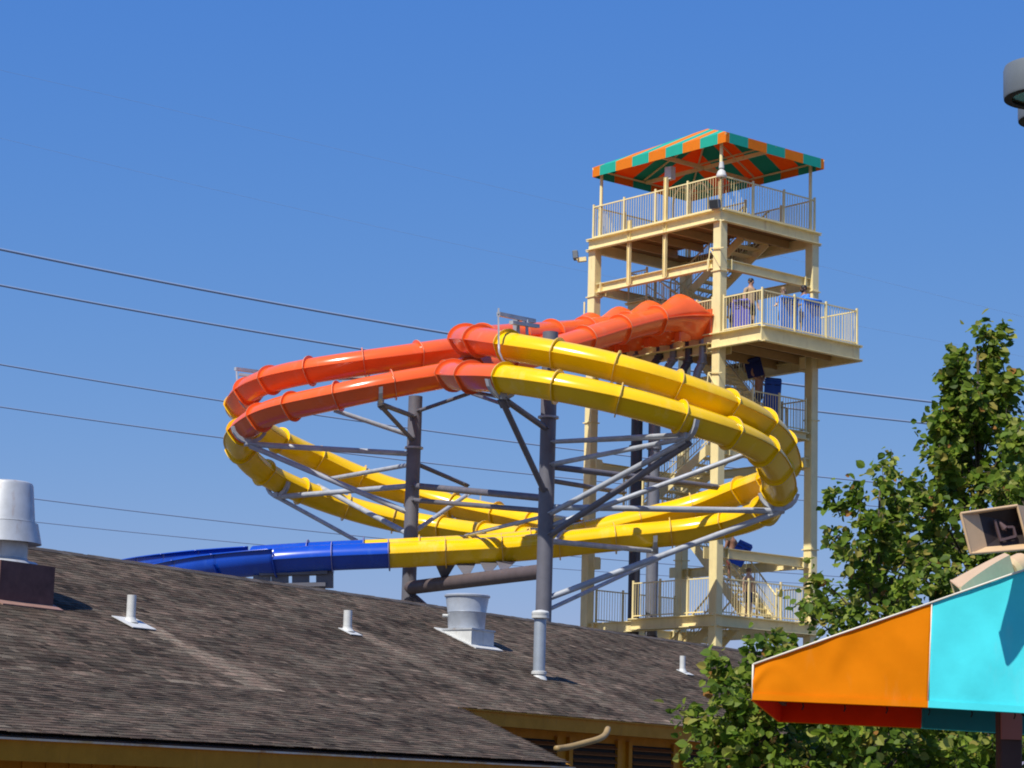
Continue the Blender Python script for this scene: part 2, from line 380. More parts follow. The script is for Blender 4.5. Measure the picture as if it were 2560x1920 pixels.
for i, q in enumerate(sh):
    if i < 300:
        m_ = MB(); shm(m_, *q); m_.build('shingle', SHGL, roof_o)
    else: shm(rest, *q)
rest.build('shingles', SHGL, roof_o, kind='stuff')
rc = MB()
s = S0
while s < S1:
    e = s+.3; v = random.uniform(.06, .11); c = back+BD*(s+.17)
    for sl, nn, sg in ((SL2, N2, -1), (SLb, N2b, 1)):
        rc.box(c+sl*(sg*.07)+nn*(.02+.006*random.random()), .32, .16, .014, BD, sl, nn, col=(v*1.07, v*.93, v*.86))
    s = e
rc.build('ridge_caps', SHGL, roof_o, kind='stuff')

# things standing on the roof
def vent_pipe(px, py, h, r, flw, label, name='vent_pipe'):
    p = roofhit(px, py); t = thing(name, p, label, 'vent pipe', 'white vent pipes on the shingle roof')
    MB().lathe(p-UZ*.1, [(r, 0), (r, h+.1), (r*.8, h+.1), (r*.8, h-.1)], 20, cap=False).build('pipe', WHT, t)
    fl = MB(); fl.box(p+N2*.04+SL2*-.06, flw*1.1, flw, .012, BD, SL2, N2)
    fl.lathe(p+UZ*.0, [(r*1.7, .02), (r*1.15, .07), (r*1.08, .1)], 20, cap=False); fl.build('flashing', WHT, t)
    return t
vent_pipe(326, 1560, .42, .067, .46, 'white vent pipe on a wide white flashing, nearest the rusty brown roof curb')
vent_pipe(868, 1582, .38, .073, .3, 'white vent pipe on the roof midway between the rusty curb and the spun aluminium fan')
vent_pipe(1706, 1683, .36, .06, .28, 'small white vent pipe on the far right end of the shingle roof')
# grey flue with two bands
p = roofhit(1347, 1695); t = thing('flue_pipe', p, 'tall grey flue pipe with white banded cap standing on the shingle roof', 'flue')
k = (p-CAM).length/6000
MB().lathe(p-UZ*.1, [(15*k, 0), (15*k, 150*k+.1), (13*k, 160*k+.1)], 24).build('pipe', LAMPG if False else mat('grey_flue', (.36,.40,.44), .45, metal=.3, noise=.2, nscale=6), t)
MB().lathe(p+UZ*(146*k), [(16*k, 0), (22*k, 2*k), (22*k, 8*k), (21*k, 8*k), (22*k, 10*k), (22*k, 16*k), (19*k, 20*k), (5*k, 23*k)], 24).build('cap', WHT, t)
MB().lathe(p+UZ*(8*k), [(17*k, 0), (19*k, 1*k), (19*k, 8*k), (17*k, 9*k)], 24).build('storm_collar', WHT, t)
MB().lathe(p-UZ*.08, [(24*k, 0), (19*k, .06+4*k), (16*k, .07+9*k)], 24).build('flashing', WHT, t)
# upblast fan: spun aluminium bowl on a white curb
p = roofhit(1165, 1600); k = (p-CAM).length/6000
t = thing('exhaust_fan', p, 'shiny spun aluminium upblast exhaust fan on a white curb on the roof', 'roof fan')
zt_ = p.z+.02
cb = MB(); hw = 50*k
ctop = p+UZ*(22*k)
cb.box(p-UZ*(8*k), 2*hw, 2*hw, 60*k, BD, BB, UZ); cb.build('curb', WHT, t)
fl = MB(); fl.box(p+N2*.03-SL2*.05, 2*hw+.16, 2*hw+.28, .02, BD, SL2, N2); fl.build('flashing', WHT, t)
MB().box(ctop+UZ*.012, 2*hw+.04, 2*hw+.04, .03, BD, BB, UZ).build('curb_cap', AGEDAL, t)
bl = MB(); bl.lathe(ctop+UZ*.03, [(44*k, 0), (46*k, 1*k), (48*k, 40*k), (49.2*k, 42*k), (48.6*k, 44*k), (54*k, 79*k), (57*k, 80*k), (57.5*k, 84*k), (55*k, 86*k), (52*k, 83*k), (44*k, 20*k), (10*k, 18*k)], 40)
bl.build('bowl', GALV, t)
MB().lathe(ctop+UZ*.03, [(10*k, 18*k), (9*k, 70*k), (0, 72*k)], 16).build('motor_cover', AGEDAL, t)
MB().tube(ctop+V(-46*k,-2*k,.05+30*k), ctop+V(-60*k,-4*k,.05+30*k), 4*k).build('cable_gland', WHT, t)
# mushroom fan on the rusty curb at the far left
p = roofhit(6, 1480); k = (p-CAM).length/6000
t = thing('mushroom_exhaust_fan', p, 'tall pale weathered metal exhaust fan on a rusty brown roof curb at the left', 'roof fan')
hw = 92*k; c0 = p-BD*(10*k)
MB().box(c0+UZ*(4*k), 2*hw, 2*hw, 124*k, BD, BB, UZ).build('curb', RUST, t)
MB().box(c0+N2*.035-SL2*.04, 2*hw+.12, 2*hw+.3, .02, BD, SL2, N2).build('flashing', mat('rusty_flashing', (.34,.19,.14), .7, noise=.3, nscale=6), t)
ct = c0+UZ*(66*k)
MB().lathe(ct, [(90*k, 0), (86*k, 6*k), (66*k, 10*k), (62*k, 16*k)], 36).build('base_plate', AGEDAL, t)
MB().lathe(ct+UZ*(16*k), [(62*k, 0), (62*k, 42*k)], 36).build('throat', AGEDAL, t)
MB().lathe(ct+UZ*(52*k), [(70*k, 8*k), (94*k, 0), (93*k, 4*k), (84*k, 44*k), (83*k, 50*k), (70*k, 51*k)], 44).build('skirt', AGEDAL, t)
MB().lathe(ct+UZ*(104*k), [(76*k, 0), (75*k, 3*k), (66*k, 90*k), (63*k, 96*k), (56*k, 99*k), (0, 104*k)], 44).build('motor_cover', AGEDAL, t)
# gooseneck pipe under the eave
G = [(1390, 1872), (1420, 1868), (1460, 1858), (1495, 1848), (1512, 1838), (1520, 1822)]
s_ = 17.6
gy = bp(SP+.1, BC+.34, 0).y
gp = [at(x, y, gy+.25*(i-2)) for i, (x, y) in enumerate(G)]
gn = MB(); gn.path(catmull(gp, .05), .05, 10)
gn.build('curved_drain_pipe', WHT if False else mat('faded_tan_pipe', (.36,.24,.09), .55, noise=.25, nscale=6), None, 'curved pale tan drain pipe under the eave in front of the louvers', 'pipe')

# ------------------------------------------------------------------ slide tower
TU1 = Vector((-.644, .765, 0)).normalized(); TU2 = Vector((TU1.y, -TU1.x, 0)); TF = Vector((6.46, 74.0, 0)); A_, B_ = 5.9, 4.26
def tp(a, b, z): q = TF + TU1*a + TU2*b; return Vector((q.x, q.y, z))
ZT, ZM, ZL = 20.41, 16.42, 7.62           # top deck, slide entry deck, lower deck
tw = thing('slide_tower', tp(A_/2, B_/2, GZ), 'tall cream steel stair tower with open decks under a striped canopy', 'tower')
CW = .34
for a, b in ((0,0), (A_,0), (0,B_), (A_,B_)):
    c = MB(); z0, z1 = GZ, ZT+.02
    c.box(tp(a, b, (z0+z1)/2), CW, CW*.92, z1-z0, TU1, TU2, UZ, bev=.02)
    col = c.build('column', CRM, tw)
    for z in (18.45, 14.2, 10.0, 6.3):
        MB().box(tp(a, b, z), CW+.07, CW+.05, .035, TU1, TU2, UZ).build('splice_plate', CRM, col)
def beamrow(z, ht, wd=.2, faces='LRlr', inset=0):
    e = CW/2+.012
    if 'L' in faces: MB().ibeam(tp(e, 0, z), tp(A_-e, 0, z), wd, ht).build('beam', CRM, tw)
    if 'l' in faces: MB().ibeam(tp(e, B_, z), tp(A_-e, B_, z), wd, ht).build('beam', CRM, tw)
    if 'R' in faces: MB().ibeam(tp(0, e, z), tp(0, B_-e, z), wd, ht).build('beam', CRM, tw)
    if 'r' in faces: MB().ibeam(tp(A_, e, z), tp(A_, B_-e, z), wd, ht).build('beam', CRM, tw)
    # bolted end plates
    for a, b, dx in ((0,0,1), (0,B_,1), (A_,0,-1), (A_,B_,-1)):
        for k in (0, 1):
            q = tp(a+dx*(e+.24), b, z) if k == 0 else tp(a, b+(1 if b == 0 else -1)*(e+.24), z)
            if k == 0: MB().box(q, .035, wd+.06, ht+.05, TU1, TU2, UZ).build('end_plate', CRM, tw)
            else: MB().box(q, wd+.06, .035, ht+.05, TU1, TU2, UZ).build('end_plate', CRM, tw)
def deck(z, a0, a1, b0, b1, ht, holes=(), name='deck', joist=True, jax=0):
    """steel edge channel, joists and a board surface; holes: list of (a0,a1,b0,b1) left open"""
    d = MB(); d.box(tp((a0+a1)/2, (b0+b1)/2, z-.03), a1-a0, b1-b0, .06, TU1, TU2, UZ) if not holes else None
    if holes:
        h = holes[0]
        for x0, x1, y0, y1 in ((a0, h[0], b0, b1), (h[1], a1, b0, b1), (h[0], h[1], b0, h[2]), (h[0], h[1], h[3], b1)):
            if x1-x0 > .02 and y1-y0 > .02: d.box(tp((x0+x1)/2, (y0+y1)/2, z-.03), x1-x0, y1-y0, .06, TU1, TU2, UZ)
    o = d.build(name, DECK, tw)
    n = max(2, int((a1-a0)/1.15))
    for i in range(1, n):
        a = a0+(a1-a0)*i/n; segs = [(b0+.06, b1-.06)]
        if holes and holes[0][0]-.05 < a < holes[0][1]+.05: segs = [(b0+.06, holes[0][2]), (holes[0][3], b1-.06)]
        for y0, y1 in segs:
            if y1-y0 > .3: MB().bar(tp(a, y0, z-.06-ht*.32), tp(a, y1, z-.06-ht*.32), .07, ht*.6).build('joist', JST, o)
    return o
def edge(z, p, q, ht=.4, name='edge_beam'):
    """channel: web with two flanges, toe plate on top"""
    m = MB(); d = (q-p).normalized(); s = d.cross(UZ)
    P = p+UZ*(z-p.z); Q = q+UZ*(z-q.z)
    m.bar(P-UZ*(ht/2), Q-UZ*(ht/2), .016, ht); m.bar(P-UZ*.012+s*.075, Q-UZ*.012+s*.075, .17, .03); m.bar(P-UZ*(ht-.012)+s*.075, Q-UZ*(ht-.012)+s*.075, .17, .03)
    return m.build(name, CRM, tw)
def rail(pts, H=1.17, gap=.115, posts=1.35, closed=False, parent=None, lean=0, ends=True):
    """railing along a polyline of floor points: posts, two rails, a row of thin pickets"""
    r = MB()
    for p, q in zip(pts, pts[1:]):
        r.bar(p+UZ*(H-.03), q+UZ*(H-.03), .035, .04); r.bar(p+UZ*.1, q+UZ*.1, .03, .035)
    ro = r.build('railing', CRM, parent or tw)
    pk = MB()
    for j, (p, q) in enumerate(zip(pts, pts[1:])):
        L = (q-p).length; n = max(1, round(L/posts))
        for i in range(n+1):
            if i == n and j < len(pts)-2: continue
            c = p.lerp(q, i/n); MB().box(c+UZ*(H/2+.03), .065, .065, H+.06, TU1, TU2, UZ, bev=.008).build('post', CRM, ro)
        m = int(L/gap)
        for i in range(1, m):
            c = p.lerp(q, i/m); pk.box(c+UZ*(H/2+.03), .0135, .0135, H-.08, TU1, TU2, UZ)
    pk.build('pickets', CRM, ro, kind='stuff')
    return ro
# --- top deck
STW = 1.15                                     # stair width; lane R near the right face, lane L beside it
LR = (B_-.35-STW, B_-.35); LL = (B_-.5-2*STW, B_-.5-STW)
deck(ZT, -.12, A_+.12, -.12, B_+.12, .42, holes=[(1.6, A_-.5, LR[0], LR[1])])
edge(ZT, tp(A_+.14, -.14, 0), tp(-.14, -.14, 0), .38); edge(ZT, tp(-.14, -.14, 0), tp(-.14, B_+.14, 0), .38)
edge(ZT, tp(-.14, B_+.14, 0), tp(A_+.14, B_+.14, 0), .38); edge(ZT, tp(A_+.14, B_+.14, 0), tp(A_+.14, -.14, 0), .38)
rail([tp(-.05, -.05, ZT), tp(A_+.05, -.05, ZT), tp(A_+.05, B_+.05, ZT), tp(-.05, B_+.05, ZT), tp(-.05, -.05, ZT)])
rail([tp(1.6, LR[0], ZT), tp(A_-.5, LR[0], ZT)], H=1.1)
beamrow(18.72, .3)
# two hanging posts on the left face between the top deck and the ring beam
for a in (2.35, 4.05): MB().ibeam(tp(a, -.16, 18.6), tp(a, -.16, ZT+(.35 if a > 3 else 1.5)), .1, .12, .012, up=TU1).build('hanger_post', CRM, tw)
# --- entry deck with balcony beyond the right face
BAL = -1.95
deck(ZM, BAL, A_*.66, -.1, B_+.1, .46, holes=[(1.7, A_*.6, LR[0], LR[1])])
edge(ZM, tp(.2, -.12, 0), tp(BAL, -.12, 0), .48); edge(ZM, tp(BAL, -.12, 0), tp(BAL, B_+.12, 0), .48); edge(ZM, tp(BAL, B_+.12, 0), tp(A_*.66, B_+.12, 0), .48)
edge(ZM, tp(A_, -.12, 0), tp(.2, -.12, 0), .3)
rail([tp(-.25, -.05, ZM), tp(BAL+.04, -.05, ZM), tp(BAL+.04, B_+.05, ZM), tp(-.2, B_+.05, ZM)])
rail([tp(.95, -.05, ZM), tp(.25, -.05, ZM)], posts=.6)
beamrow(ZM-.38, .34, faces='Llr')
# --- canopy
ZCN = 22.53; HV = .33; CA0, CA1, CB0, CB1 = -.45, A_-.08, -.26, B_+.06; APEX = tp((CA0+CA1)/2, (CB0+CB1)/2, ZCN+HV+1.2)
cs = [tp(CA0, CB0, ZCN), tp(CA1, CB0, ZCN), tp(CA1, CB1, ZCN), tp(CA0, CB1, ZCN)]
cn = MB()
for a, b in ((0,0), (A_-.25,0), (A_-.25,B_-.1), (0,B_-.1)):
    q = tp(a, b, ZT); cn.tube(q, q+UZ*(ZCN-ZT+.2), .055)
for i in range(4):
    cn.bar(cs[i].lerp(APEX, .03)+UZ*.2, cs[(i+1)%4].lerp(APEX, .03)+UZ*.2, .05, .05)
    cn.bar(cs[i]+UZ*(HV-.06), APEX-UZ*.1, .05, .07)
    cn.bar((cs[i]+cs[(i+1)%4])/2+UZ*(HV-.05), APEX-UZ*.08, .04, .05)
    a_, b2_ = cs[i].lerp(APEX, .5), cs[(i+1)%4].lerp(APEX, .5); cn.bar(a_+UZ*.05, b2_+UZ*.05, .045, .045)
cn.bar(tp(-.3, B_/2, ZCN+.25), tp(A_-.2, B_/2, ZCN+.25), .07, .12); cn.bar(tp(A_/2, 0, ZCN+.25), tp(A_/2, B_, ZCN+.25), .07, .12)
cno = cn.build('canopy_frame', CRM, tw)
for i in range(4):
    p, q = cs[i], cs[(i+1)%4]; n = 9 if i % 2 == 0 else 7; L = (q-p).length
    en = .45 if i % 2 == 0 else .18; tot = n-2+2*en; cut = [0]+[(en+j)/tot for j in range(n-1)]+[1]
    for j in range(n):
        u_, v_ = cut[j], cut[j+1]
        m = CNO if j % 2 == 0 else CNG
        mb = MB(); a0, a1 = p.lerp(q, u_), p.lerp(q, v_)
        out = (q-p).normalized().cross(UZ)*-1
        # slope stripe runs straight up until it meets the hip line
        ha, hb = min(u_, 1-u_)*2, min(v_, 1-v_)*2
        mid = (p+q)/2
        ta = a0+UZ*HV+(APEX-UZ*0-(mid+UZ*HV))*ha; tb = a1+UZ*HV+(APEX-(mid+UZ*HV))*hb
        vs = [a0, a1, a1+UZ*HV, a0+UZ*HV, ta, tb]; fs = [(0,1,2,3)]
        if u_ < .5 < v_:
            vs.append(APEX.copy()); fs.append((3,2,5,6,4))
        elif ha < 1e-6: fs.append((3,2,5))
        elif hb < 1e-6: fs.append((3,2,4))
        else: fs.append((3,2,5,4))
        mb.add(vs, fs); o = mb.build('canopy_stripe', m, cno)
        md = o.modifiers.new('cloth_thickness', 'SOLIDIFY'); md.thickness = .006
# lamp on the front canopy post
lq = tp(0, 0, 21.62)
MB().lathe(lq+V(0,0,-.12)-TU1*.02, [(.02,.52), (.07,.5), (.09,.3), (.05,.27), (.12,.2), (.17,.05), (.16,0), (.06,-.02)], 18).build('post_lamp', WHT, tw)
# floodlights
def flood(c, d, label):
    t = thing('floodlight', c, label, 'floodlight', 'floodlights on the slide tower')
    dd, s, u = frame(d)
    MB().box(c, .34, .3, .16, s, u, dd, bev=.03).build('housing', LAMPG, t)
    MB().box(c+dd*.085, .29, .25, .012, s, u, dd).build('lens', GLASS, t)
    MB().bar(c-u*.2-dd*.05, c-u*.05-dd*.05, .3, .03, up=dd).build('yoke', CRM, t)
    MB().box(c-u*.17-dd*.2, .16, .14, .3, s, u, dd).build('driver_box', CRM, t)
    return t
flood(tp(A_+.75, -.2, 19.98), (TU1-TU2*.9-UZ*.15), 'grey floodlight sticking out at the left corner of the top deck')
flood(tp(-.1, -.36, 20.55), (-TU1*.3-TU2-UZ*.25), 'grey floodlight at the front corner column under the top deck railing')
# horn shaped bits near the left column at the slide starts
MB().box(tp(A_, -.35, 16.95), .5, .4, .3, TU1, TU2, UZ, bev=.03).build('junction_box', CRM, tw)
MB().tube(tp(A_+.25, -.2, 16.4), tp(A_+.25, -.2, 18.3), .03).build('conduit', CRM, tw)
# ring hoops and box on the top deck
hp = MB()
for a in (2.1, 2.9):
    c = tp(a, 1.1, ZT+1.0)
    hp.path([c+TU1*(.42*math.cos(i*.33))*1.0+UZ*(.5*math.sin(i*.33)) for i in range(10)], .035, 8)
    hp.tube(c+TU1*.42-UZ*1.0, c+TU1*.42, .035); hp.tube(c-TU1*.42-UZ*1.0, c-TU1*.42, .035)
hp.build('hoop_rail', CRM, tw)
MB().box(tp(2.6, .25, ZT+1.75), .3, .2, .42, TU1, TU2, UZ).build('control_box', WHT, tw)
MB().box(tp(2.75, .25, ZT+1.0), .09, .09, 2.0, TU1, TU2, UZ).build('control_post', CRM, tw)
for a, l in ((3.6, 1.2), (4.8, .9)):
    bn = MB(); bn.box(tp(a, 2.9, ZT+.75), l, .4, .06, TU1, TU2, UZ)
    for q in (-.45, .45): bn.box(tp(a+q*l, 2.9, ZT+.36), .05, .35, .72, TU1, TU2, UZ)
    bn.build('counter', DECK, tw)
# --- stairs (switchback, two lanes along the left face direction)
def flight(a0, z0, a1, z1, lane, rails=True):
    """stair from (a0, z0) to (a1, z1)"""
    b0, b1 = lane; n = max(4, round(abs(z1-z0)/.19)); s = MB()
    P = tp(a0, 0, z0); Q = tp(a1, 0, z1)
    for b in (b0, b1):
        p, q = tp(a0, b, z0-.08), tp(a1, b, z1-.08); s.bar(p, q, .05, .3)
    so_ = s.build('stair', CRM, tw)
    for i in range(n):
        a = a0+(a1-a0)*(i+.5)/n; z = z0+(z1-z0)*(i+.5)/n+.03
        MB().box(tp(a, (b0+b1)/2, z), abs(a1-a0)/n*1.08, b1-b0-.05, .04, TU1, TU2, UZ).build('tread', CRM, so_)
    if rails:
        for b in (b0+.02, b1-.02):
            r = MB(); p, q = tp(a0, b, z0), tp(a1, b, z1)
            up_, dn = (p, q) if z0 > z1 else (q, p)
            d_ = (dn-up_); d_.z = 0; d_.normalize()
            r.path([up_-d_*.12+UZ*.95, up_+UZ*.95, dn+UZ*.95, dn+d_*.22+UZ*.9, dn+d_*.24+UZ*.1], .03, 8)
            r.path([up_+UZ*.5, dn+UZ*.5], .018, 6); r.path([up_+UZ*.22, dn+UZ*.22], .018, 6)
            m = 4
            for i in range(m+1): c = up_.lerp(dn, i/m); r.tube(c, c+UZ*.93, .02, n=8)
            r.build('handrail', CRM, so_)
            pk = MB(); k_ = int(d_.dot(dn-up_)/.12)
            for i in range(1, k_): c = up_.lerp(dn, i/k_); pk.box(c+UZ*.56, .014, .014, .75, TU1, TU2, UZ)
            pk.build('pickets', CRM, so_, kind='stuff')
def landing(z, a0, a1, b0, b1, r=None):
    deck(z, a0, a1, b0, b1, .25, name='landing')
    for p, q in ((tp(a1, b0, 0), tp(a0, b0, 0)), (tp(a0, b0, 0), tp(a0, b1, 0)), (tp(a0, b1, 0), tp(a1, b1, 0)), (tp(a1, b1, 0), tp(a1, b0, 0))): edge(z, p, q, .24)
    if r: rail(r, H=1.08)
zl1 = 18.45; N0, F0 = .95, A_-1.0                      # near and far landing edges along a
flight(1.7, ZT, F0, zl1, LR); landing(zl1, F0, A_-.1, LL[0], LR[1], [tp(F0, LL[0], zl1), tp(A_-.12, LL[0], zl1), tp(A_-.12, LR[1], zl1)])
flight(F0, zl1, 1.75, ZM, LL)
z1_, z2_ = 13.75, 11.85
flight(A_*.6, ZM, N0, z1_, LR); landing(z1_, -.1, N0, LL[0], LR[1], [tp(N0, LL[0]-.0, z1_), tp(-.08, LL[0], z1_), tp(-.08, LR[1], z1_), tp(N0, LR[1], z1_)])
flight(N0, z1_, F0, z2_-.4, LL); landing(z2_-.4, F0, A_-.05, LL[0], LR[1], [tp(F0, LL[0], z2_-.4), tp(A_-.08, LL[0], z2_-.4), tp(A_-.08, LR[1], z2_-.4)])
flight(F0, z2_-.4, N0+.2, ZL, LR)
deck(ZL, -.1, 1.6, -.1, B_+.1, .34, name='lower_deck'); deck(ZL, 1.62, A_*.62, -.1, LL[0]-.12, .3, name='lower_deck')
for p, q in ((tp(A_*.62, -.12, 0), tp(-.12, -.12, 0)), (tp(-.12, -.12, 0), tp(-.12, B_+.12, 0)), (tp(-.12, B_+.12, 0), tp(1.6, B_+.12, 0))): edge(ZL, p, q, .36)
rail([tp(A_*.62, -.05, ZL), tp(-.05, -.05, ZL), tp(-.05, B_+.05, ZL), tp(1.5, B_+.05, ZL)])
flight(1.6, ZL, F0, 4.9, LL)
landing(4.9, F0, A_-.05, LL[0], LR[1])
beamrow(12.78, .28, faces='lRr'); beamrow(9.55, .3, faces='Rl'); beamrow(ZL-.22, .34)
# far side brace rails seen through the tower
rail([tp(A_, .4, ZL), tp(A_, B_-.3, ZL)], H=1.1)
# conduit bracket triangles on the front column
for z in (18.95, 14.95):
    m = MB(); c = tp(.25, -.2, z); m.bar(c+UZ*.25, c-TU1*.62+UZ*.18, .03, .03); m.bar(c+UZ*.25, c-TU1*.45-UZ*.4, .03, .03); m.bar(c+UZ*.25, tp(.3,-.25,z-.5), .03, .03)
    m.build('cable_bracket', CRM, tw)

# water pipes below the slide starts
for i, (px, y0, y1, dk) in enumerate(((1566, 862, 930, 0), (1596, 858, 930, 1), (1650, 850, 945, 0), (1684, 850, 960, 1), (1722, 842, 980, 0), (1757, 838, 990, 1))):
    Y = tp(0, 0, 0).y+ (1800-px)/315*4.5 - .15
    p = at(px, y0, Y); q = at(px-2, y0+(y1-y0)*.45, Y); r = at(px-14, y0+(y1-y0)*.62, Y); e = at(px-16, min(y1+40, 1000), Y)
    m = MB(); m.path(catmull([p, q, r, e], .08), .125, 12)
    t = thing('water_pipe', (e.x, e.y, e.z), '%s water pipe below the slide starts, %s of six from the left' % (('dark' if dk == 0 else 'light grey'), ('first','second','third','fourth','fifth','sixth')[i]), 'pipe', 'water pipes below the slide starts')
    m.build('pipe', PIPE if dk == 0 else LPIPE, t)
    MB().lathe(q-UZ*.06, [(.125, 0), (.165, .02), (.165, .1), (.125, .12)], 16, cap=False).build('coupling', PIPE if dk == 0 else LPIPE, t)
for px, mt_, lb, b in ((1590, PIPE, 'dark vertical riser pipe between the left and front tower columns', 1585), (1634, LPIPE, 'grey vertical riser pipe just right of the dark riser, inside the tower', 1630)):
    q = at(px, 1200, 77.4); t = thing('riser_pipe', (q.x, q.y, GZ), lb, 'pipe')
    MB().tube((q.x, q.y, GZ), (q.x, q.y, 15.6), .19 if mt_ is PIPE else .2, n=20).build('pipe', mt_, t)
    MB().lathe((q.x, q.y, 7.35), [(.2, 0), (.27, .01), (.27, .14), (.2, .15)], 20).build('flange', CRM, t)
    MB().lathe((q.x, q.y, 6.2), [(.2, 0), (.28, .05), (.28, .85), (.2, .95)], 20).build('sleeve', PIPE, t)
    MB().lathe((q.x, q.y, 13.2), [(.2, 0), (.25, .01), (.25, .12), (.2, .13)], 20).build('coupling', mt_, t)

# ------------------------------------------------------------------ water slides
TW, TH_T, TH_B, LIP = .455, .375, .40, .04
TOP = [(math.cos(math.radians(a))*TW, math.sin(math.radians(a))*TH_T) for a in (2.2,10,22,36,50,65,80,90,100,115,130,144,158,170,177.8)]
BOTR = [(0,-.40), (TW*.20,-.392), (TW*.40,-.345), (TW*.60,-.255), (TW*.80,-.138), (TW*.985,-.015)]
BOT = [(-x, y) for x, y in BOTR[:0:-1]] + BOTR
LPR = [[(TW*.985,-.018), (TW+LIP,-.018), (TW+LIP,.012), (TW*.985,.014)], [(-TW*.985,.014), (-TW-LIP,.012), (-TW-LIP,-.018), (-TW*.985,-.018)]]
def frames(L):
    fr = []
    for i, p in enumerate(L):
        t = (L[min(i+1, len(L)-1)]-L[max(i-1, 0)]); t.normalize(); s = t.cross(UZ); s.normalize(); fr.append((p, s, s.cross(t), t))
    return fr
def sweep(mb, fr, prof, smooth=True, flip=False, sx=1, sy=1):
    n = len(prof); vs = [p+s*(x*sx)+u*(y*sy) for p, s, u, t in fr for x, y in prof]
    fs = [(i*n+j, i*n+j+1, (i+1)*n+j+1, (i+1)*n+j) for i in range(len(fr)-1) for j in range(n-1)]
    mb.add(vs, fs, smooth=smooth)
def ringmesh(mb, p, s, u, t, out=.085, th=.035, sc=1.0, opened=False):
    prof = TOP + BOT if not opened else BOT
    n = len(prof); vs = []
    for d in (-th/2, th/2):
        for x, y in prof:
            l = math.hypot(x, y); vs.append(p+t*d+s*(x*.96*sc)+u*(y*.96*sc)); vs.append(p+t*d+s*(x*(1+out/l)*sc)+u*(y*(1+out/l)*sc))
    fs = []; m = 2*n; rng = n if not opened else n-1
    for j in range(rng):
        k = (j+1) % n
        fs += [(2*j, 2*j+1, 2*k+1, 2*k), (m+2*j, m+2*k, m+2*k+1, m+2*j+1), (2*j+1, m+2*j+1, m+2*k+1, 2*k+1), (2*j, 2*k, m+2*k, m+2*j)]
    mb.add(vs, fs)
